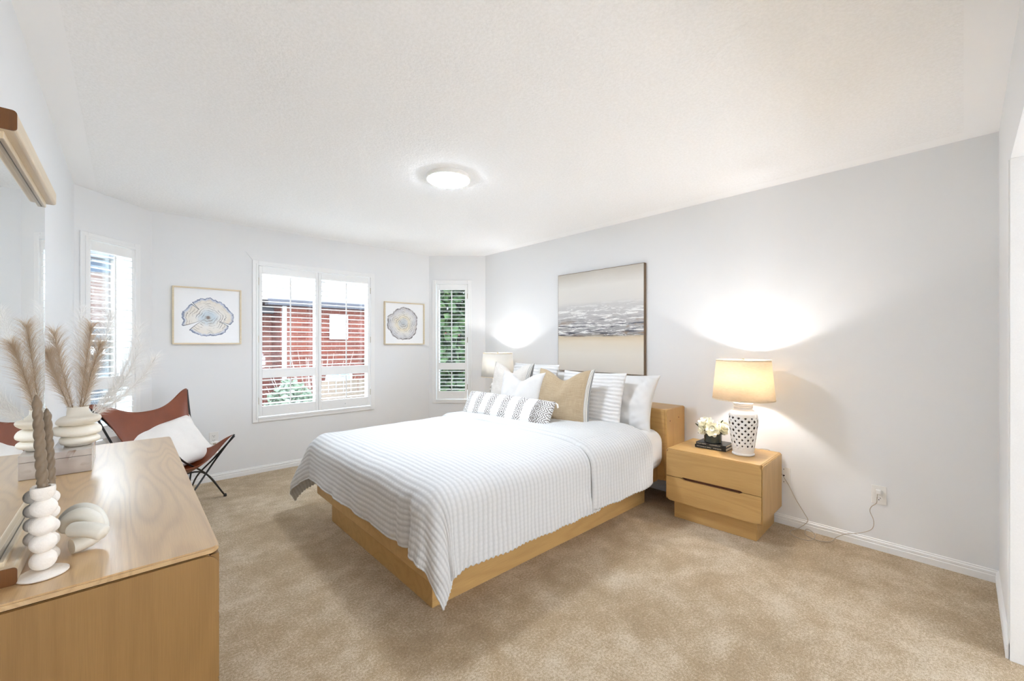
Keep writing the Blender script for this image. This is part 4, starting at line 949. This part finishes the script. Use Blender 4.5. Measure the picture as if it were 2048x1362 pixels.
bm = nb(); box(bm, 3.448, 3.4708, 0.350, 0.376, 0.358, 0.384, 0.004); rel(link('plug', bm, M['plastic'], lc), lc)

# ---------------------------------------------------------------- outside
def brick(name, c1, c2, mortar, sc=1.0):
    t = NT(name); tc = t.n('ShaderNodeTexCoord'); sp = t.n('ShaderNodeSeparateXYZ', {0: tc.outputs['Object']}); v = t.n('ShaderNodeCombineXYZ', {0: t.math('ADD', sp.outputs[0], sp.outputs[1]), 1: sp.outputs[2], 2: 0.0}).outputs[0]
    b = t.n('ShaderNodeTexBrick', {'Vector': v, 'Color1': (*c1, 1), 'Color2': (*c2, 1), 'Mortar': (*mortar, 1), 'Scale': 1.0*sc, 'Mortar Size': 0.009, 'Brick Width': 0.22, 'Row Height': 0.075, 'Bias': 0.0})
    n = t.noise(v, 9, 3, 0.7); c = t.mix(t.math('MULTIPLY', n, 0.5), b.outputs[0], tuple(x*0.4 for x in c1))
    return t.set(color=c, rough=0.9)
M['brick'] = brick('red_brick', hexc(146, 76, 60), hexc(114, 56, 46), hexc(150, 112, 100))
M['brick_pale'] = brick('pale_brick', hexc(128, 102, 92), hexc(108, 82, 74), hexc(140, 124, 116))
M['shingle'] = plain('pale_shingle', hexc(128, 124, 124), 0.95, bscale=18)
M['slate'] = plain('slate_siding', hexc(72, 88, 108), 0.7, bscale=20); M['slate_dark'] = plain('dark_slate', hexc(48, 56, 66), 0.7, bscale=20)
M['ext_white'] = plain('exterior_white', hexc(232, 232, 232), 0.6)
M['ext_glass'] = plain('exterior_glass', hexc(196, 214, 226), 0.15)
M['gutter'] = plain('grey_gutter', hexc(84, 82, 90), 0.6)
M['fencew'] = wood('fence_wood', 2, hexc(150, 132, 116), hexc(104, 88, 76), 0.9)
M['twig'] = plain('bare_twig', hexc(206, 192, 184), 0.9)
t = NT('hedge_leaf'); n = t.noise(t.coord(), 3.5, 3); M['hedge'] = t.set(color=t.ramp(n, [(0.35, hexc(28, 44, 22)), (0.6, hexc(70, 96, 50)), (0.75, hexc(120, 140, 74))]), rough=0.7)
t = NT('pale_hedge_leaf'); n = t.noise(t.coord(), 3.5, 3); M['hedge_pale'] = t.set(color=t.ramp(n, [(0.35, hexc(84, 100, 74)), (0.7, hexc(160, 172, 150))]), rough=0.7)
t = NT('lawn'); n = t.noise(t.coord(), 3, 4); M['lawn'] = t.set(color=t.ramp(n, [(0.3, hexc(186, 198, 176)), (0.7, hexc(214, 218, 208))]), rough=0.95)
bm = nb(); box(bm, -30, 40, 5.2, 60, -2.9, -2.8); struct(link('ground', bm, M['lawn']))
hs = empty('brick_house', (2.65, 12.0, -3.05), 0, 'red brick neighbouring house with pale shingle roof seen through wide window', 'house')
def H_(name, bm, mat): return link(name, bm, mat, hs)
H_('wall', bx(0.25, 9, 0, 6, 0, 5.35), M['brick'])
H_('wing', bx(-2.2, 0.75, 0.9, 6, 0, 5.20), M['brick'])
bm = nb(); box(bm, -0.1, 9.2, -0.30, 0.02, 5.30, 5.46, 0.02); box(bm, -2.4, 0.4, 0.62, 0.92, 5.14, 5.30, 0.02); H_('gutter', bm, M['gutter'])
H_('downspout', bx(0.28, 0.38, -0.10, -0.01, 0, 5.30, 0.01), M['ext_white'])
bm = nb(); prism(bm, [(-0.35, 5.42), (3.2, 7.9), (7, 7.9), (9.4, 5.42)], lambda x, z: (x, -0.3+(z-5.42)*1.4, z), lambda x, z: (x, 6.3, z)); H_('roof', bm, M['shingle'])
def hwin(x0, x1, z0, z1):
    bm = nb(); frame_boxes(bm, x0, x1, z0, z1, 0.07, -0.06, 0.02); box(bm, (x0+x1)/2-0.02, (x0+x1)/2+0.02, -0.05, 0.01, z0, z1); f = H_('window', bm, M['ext_white'])
    link('pane', bx(x0+0.05, x1-0.05, -0.03, -0.02, z0+0.05, z1-0.05), M['ext_glass'], f)
hwin(1.48, 1.98, 4.45, 5.12); hwin(1.40, 2.1, 2.75, 3.55)
H_('porch_roof', bx(2.45, 4.2, -1.2, 0.0, 3.75, 3.95, 0.02), M['fencew']); H_('porch_post', bx(2.55, 2.70, -1.15, -1.0, 0, 3.75), M['ext_white'])
bh = empty('brick_townhouse', (-2.6, 9.2, -2.8), 0, 'pale brick townhouse with dark roof seen through the left narrow window', 'house')
link('wall', bx(0, 2.42, 0, 6, 0, 5.45), M['brick_pale'], bh); bm = nb(); prism(bm, [(-0.3, 5.4), (1.2, 7.5), (2.55, 5.4)], lambda x, z: (x, -0.3, z), lambda x, z: (x, 6.3, z)); link('roof', bm, M['gutter'], bh)
bm = nb(); frame_boxes(bm, 2.0, 2.35, 2.7, 3.7, 0.05, -0.05, 0.01); f = link('window', bm, M['ext_white'], bh); link('pane', bx(2.04, 2.31, -0.03, -0.02, 2.74, 3.66), M['ext_glass'], f)
link('siding', bx(-0.02, 2.42, -0.03, 0.0, 5.21, 5.45), M['slate'], bh); link('garage', bx(0.2, 2.38, -0.9, 0.0, 0, 4.30, 0.02), M['slate_dark'], bh); link('garage_band', bx(1.7, 2.36, -0.93, -0.9, 3.95, 4.05, 0.0), M['ext_white'], bh)
link('corner_post', bx(2.40, 2.50, -0.08, 0.0, 0, 5.4), M['fencew'], bh)
def leafcloud(name, c, rad, n, mat, label, cat, size=0.09, seed=0, trunk=True):
    R_ = random.Random(seed); root = empty(name, (c[0], c[1], -2.8), 0, label, cat); bm = nb()
    for k in range(n):
        while True:
            p = Vector((R_.uniform(-1, 1), R_.uniform(-1, 1), R_.uniform(-1, 1)))
            if 0.35 < p.length < 1: break
        p = Vector((p.x*rad[0], p.y*rad[1], p.z*rad[2]+c[2]+2.8)); a1 = Vector((R_.gauss(0, 1), R_.gauss(0, 1), R_.gauss(0, 1))).normalized(); a2 = a1.orthogonal().normalized()*size*0.35; a1 = a1*size
        bm.faces.new([bm.verts.new(q) for q in (p-a1*0.5, p+a2, p+a1*0.5, p-a2)])
    link('crown', bm, mat, root)
    if trunk: b2 = nb(); tube(b2, [(0, 0, 0), (0.05, 0, c[2]+2.8)], 0.12, 10); link('trunk', b2, M['fencew'], root, True)
    return root
leafcloud('evergreen_tree', (5.35, 7.5, 1.2), (1.6, 1.1, 3.8), 15000, M['hedge'], 'dark green evergreen filling the narrow window right of the small picture', 'tree', 0.20, 3)
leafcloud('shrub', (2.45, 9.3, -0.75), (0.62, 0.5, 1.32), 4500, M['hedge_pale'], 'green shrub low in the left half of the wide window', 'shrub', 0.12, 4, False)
leafcloud('shrub', (-0.35, 8.2, -1.3), (0.45, 0.5, 1.0), 900, M['hedge'], 'green shrub low behind the left narrow window', 'shrub', 0.10, 5, False)
R_ = random.Random(11); root = empty('bare_shrub', (3.5, 11.3, -2.8), 0, 'bare twiggy bush before the brick house', 'shrub'); bm = nb()
for k in range(90):
    a = R_.uniform(0, 2*PI); l_ = R_.uniform(1.6, 3.9); sp_ = R_.uniform(0.1, 0.9); p2 = Vector((math.cos(a)*sp_*1.3, math.sin(a)*sp_*0.7, l_)); m_ = p2*0.5+Vector((R_.uniform(-.1, .1), R_.uniform(-.1, .1), 0.2))
    tube(bm, catmull([(0, 0, 0.0), m_, p2], 4), 0.018, 4, rf=lambda t_: 1-0.75*t_)
link('branches', bm, M['twig'], root)
fn = empty('board_fence', (3.0, 9.2, -2.8), 0, 'weathered board fence low in the right half of wide window', 'fence'); bm = nb()
for i in range(9): box(bm, i*0.16, i*0.16+0.145, 0, 0.02, 0, 3.28+0.02*math.sin(i*2), 0.004)
link('boards', bm, M['fencew'], fn); link('fence_rail', bx(0, 1.42, -0.05, 0, 2.9, 3.0), M['fencew'], fn)
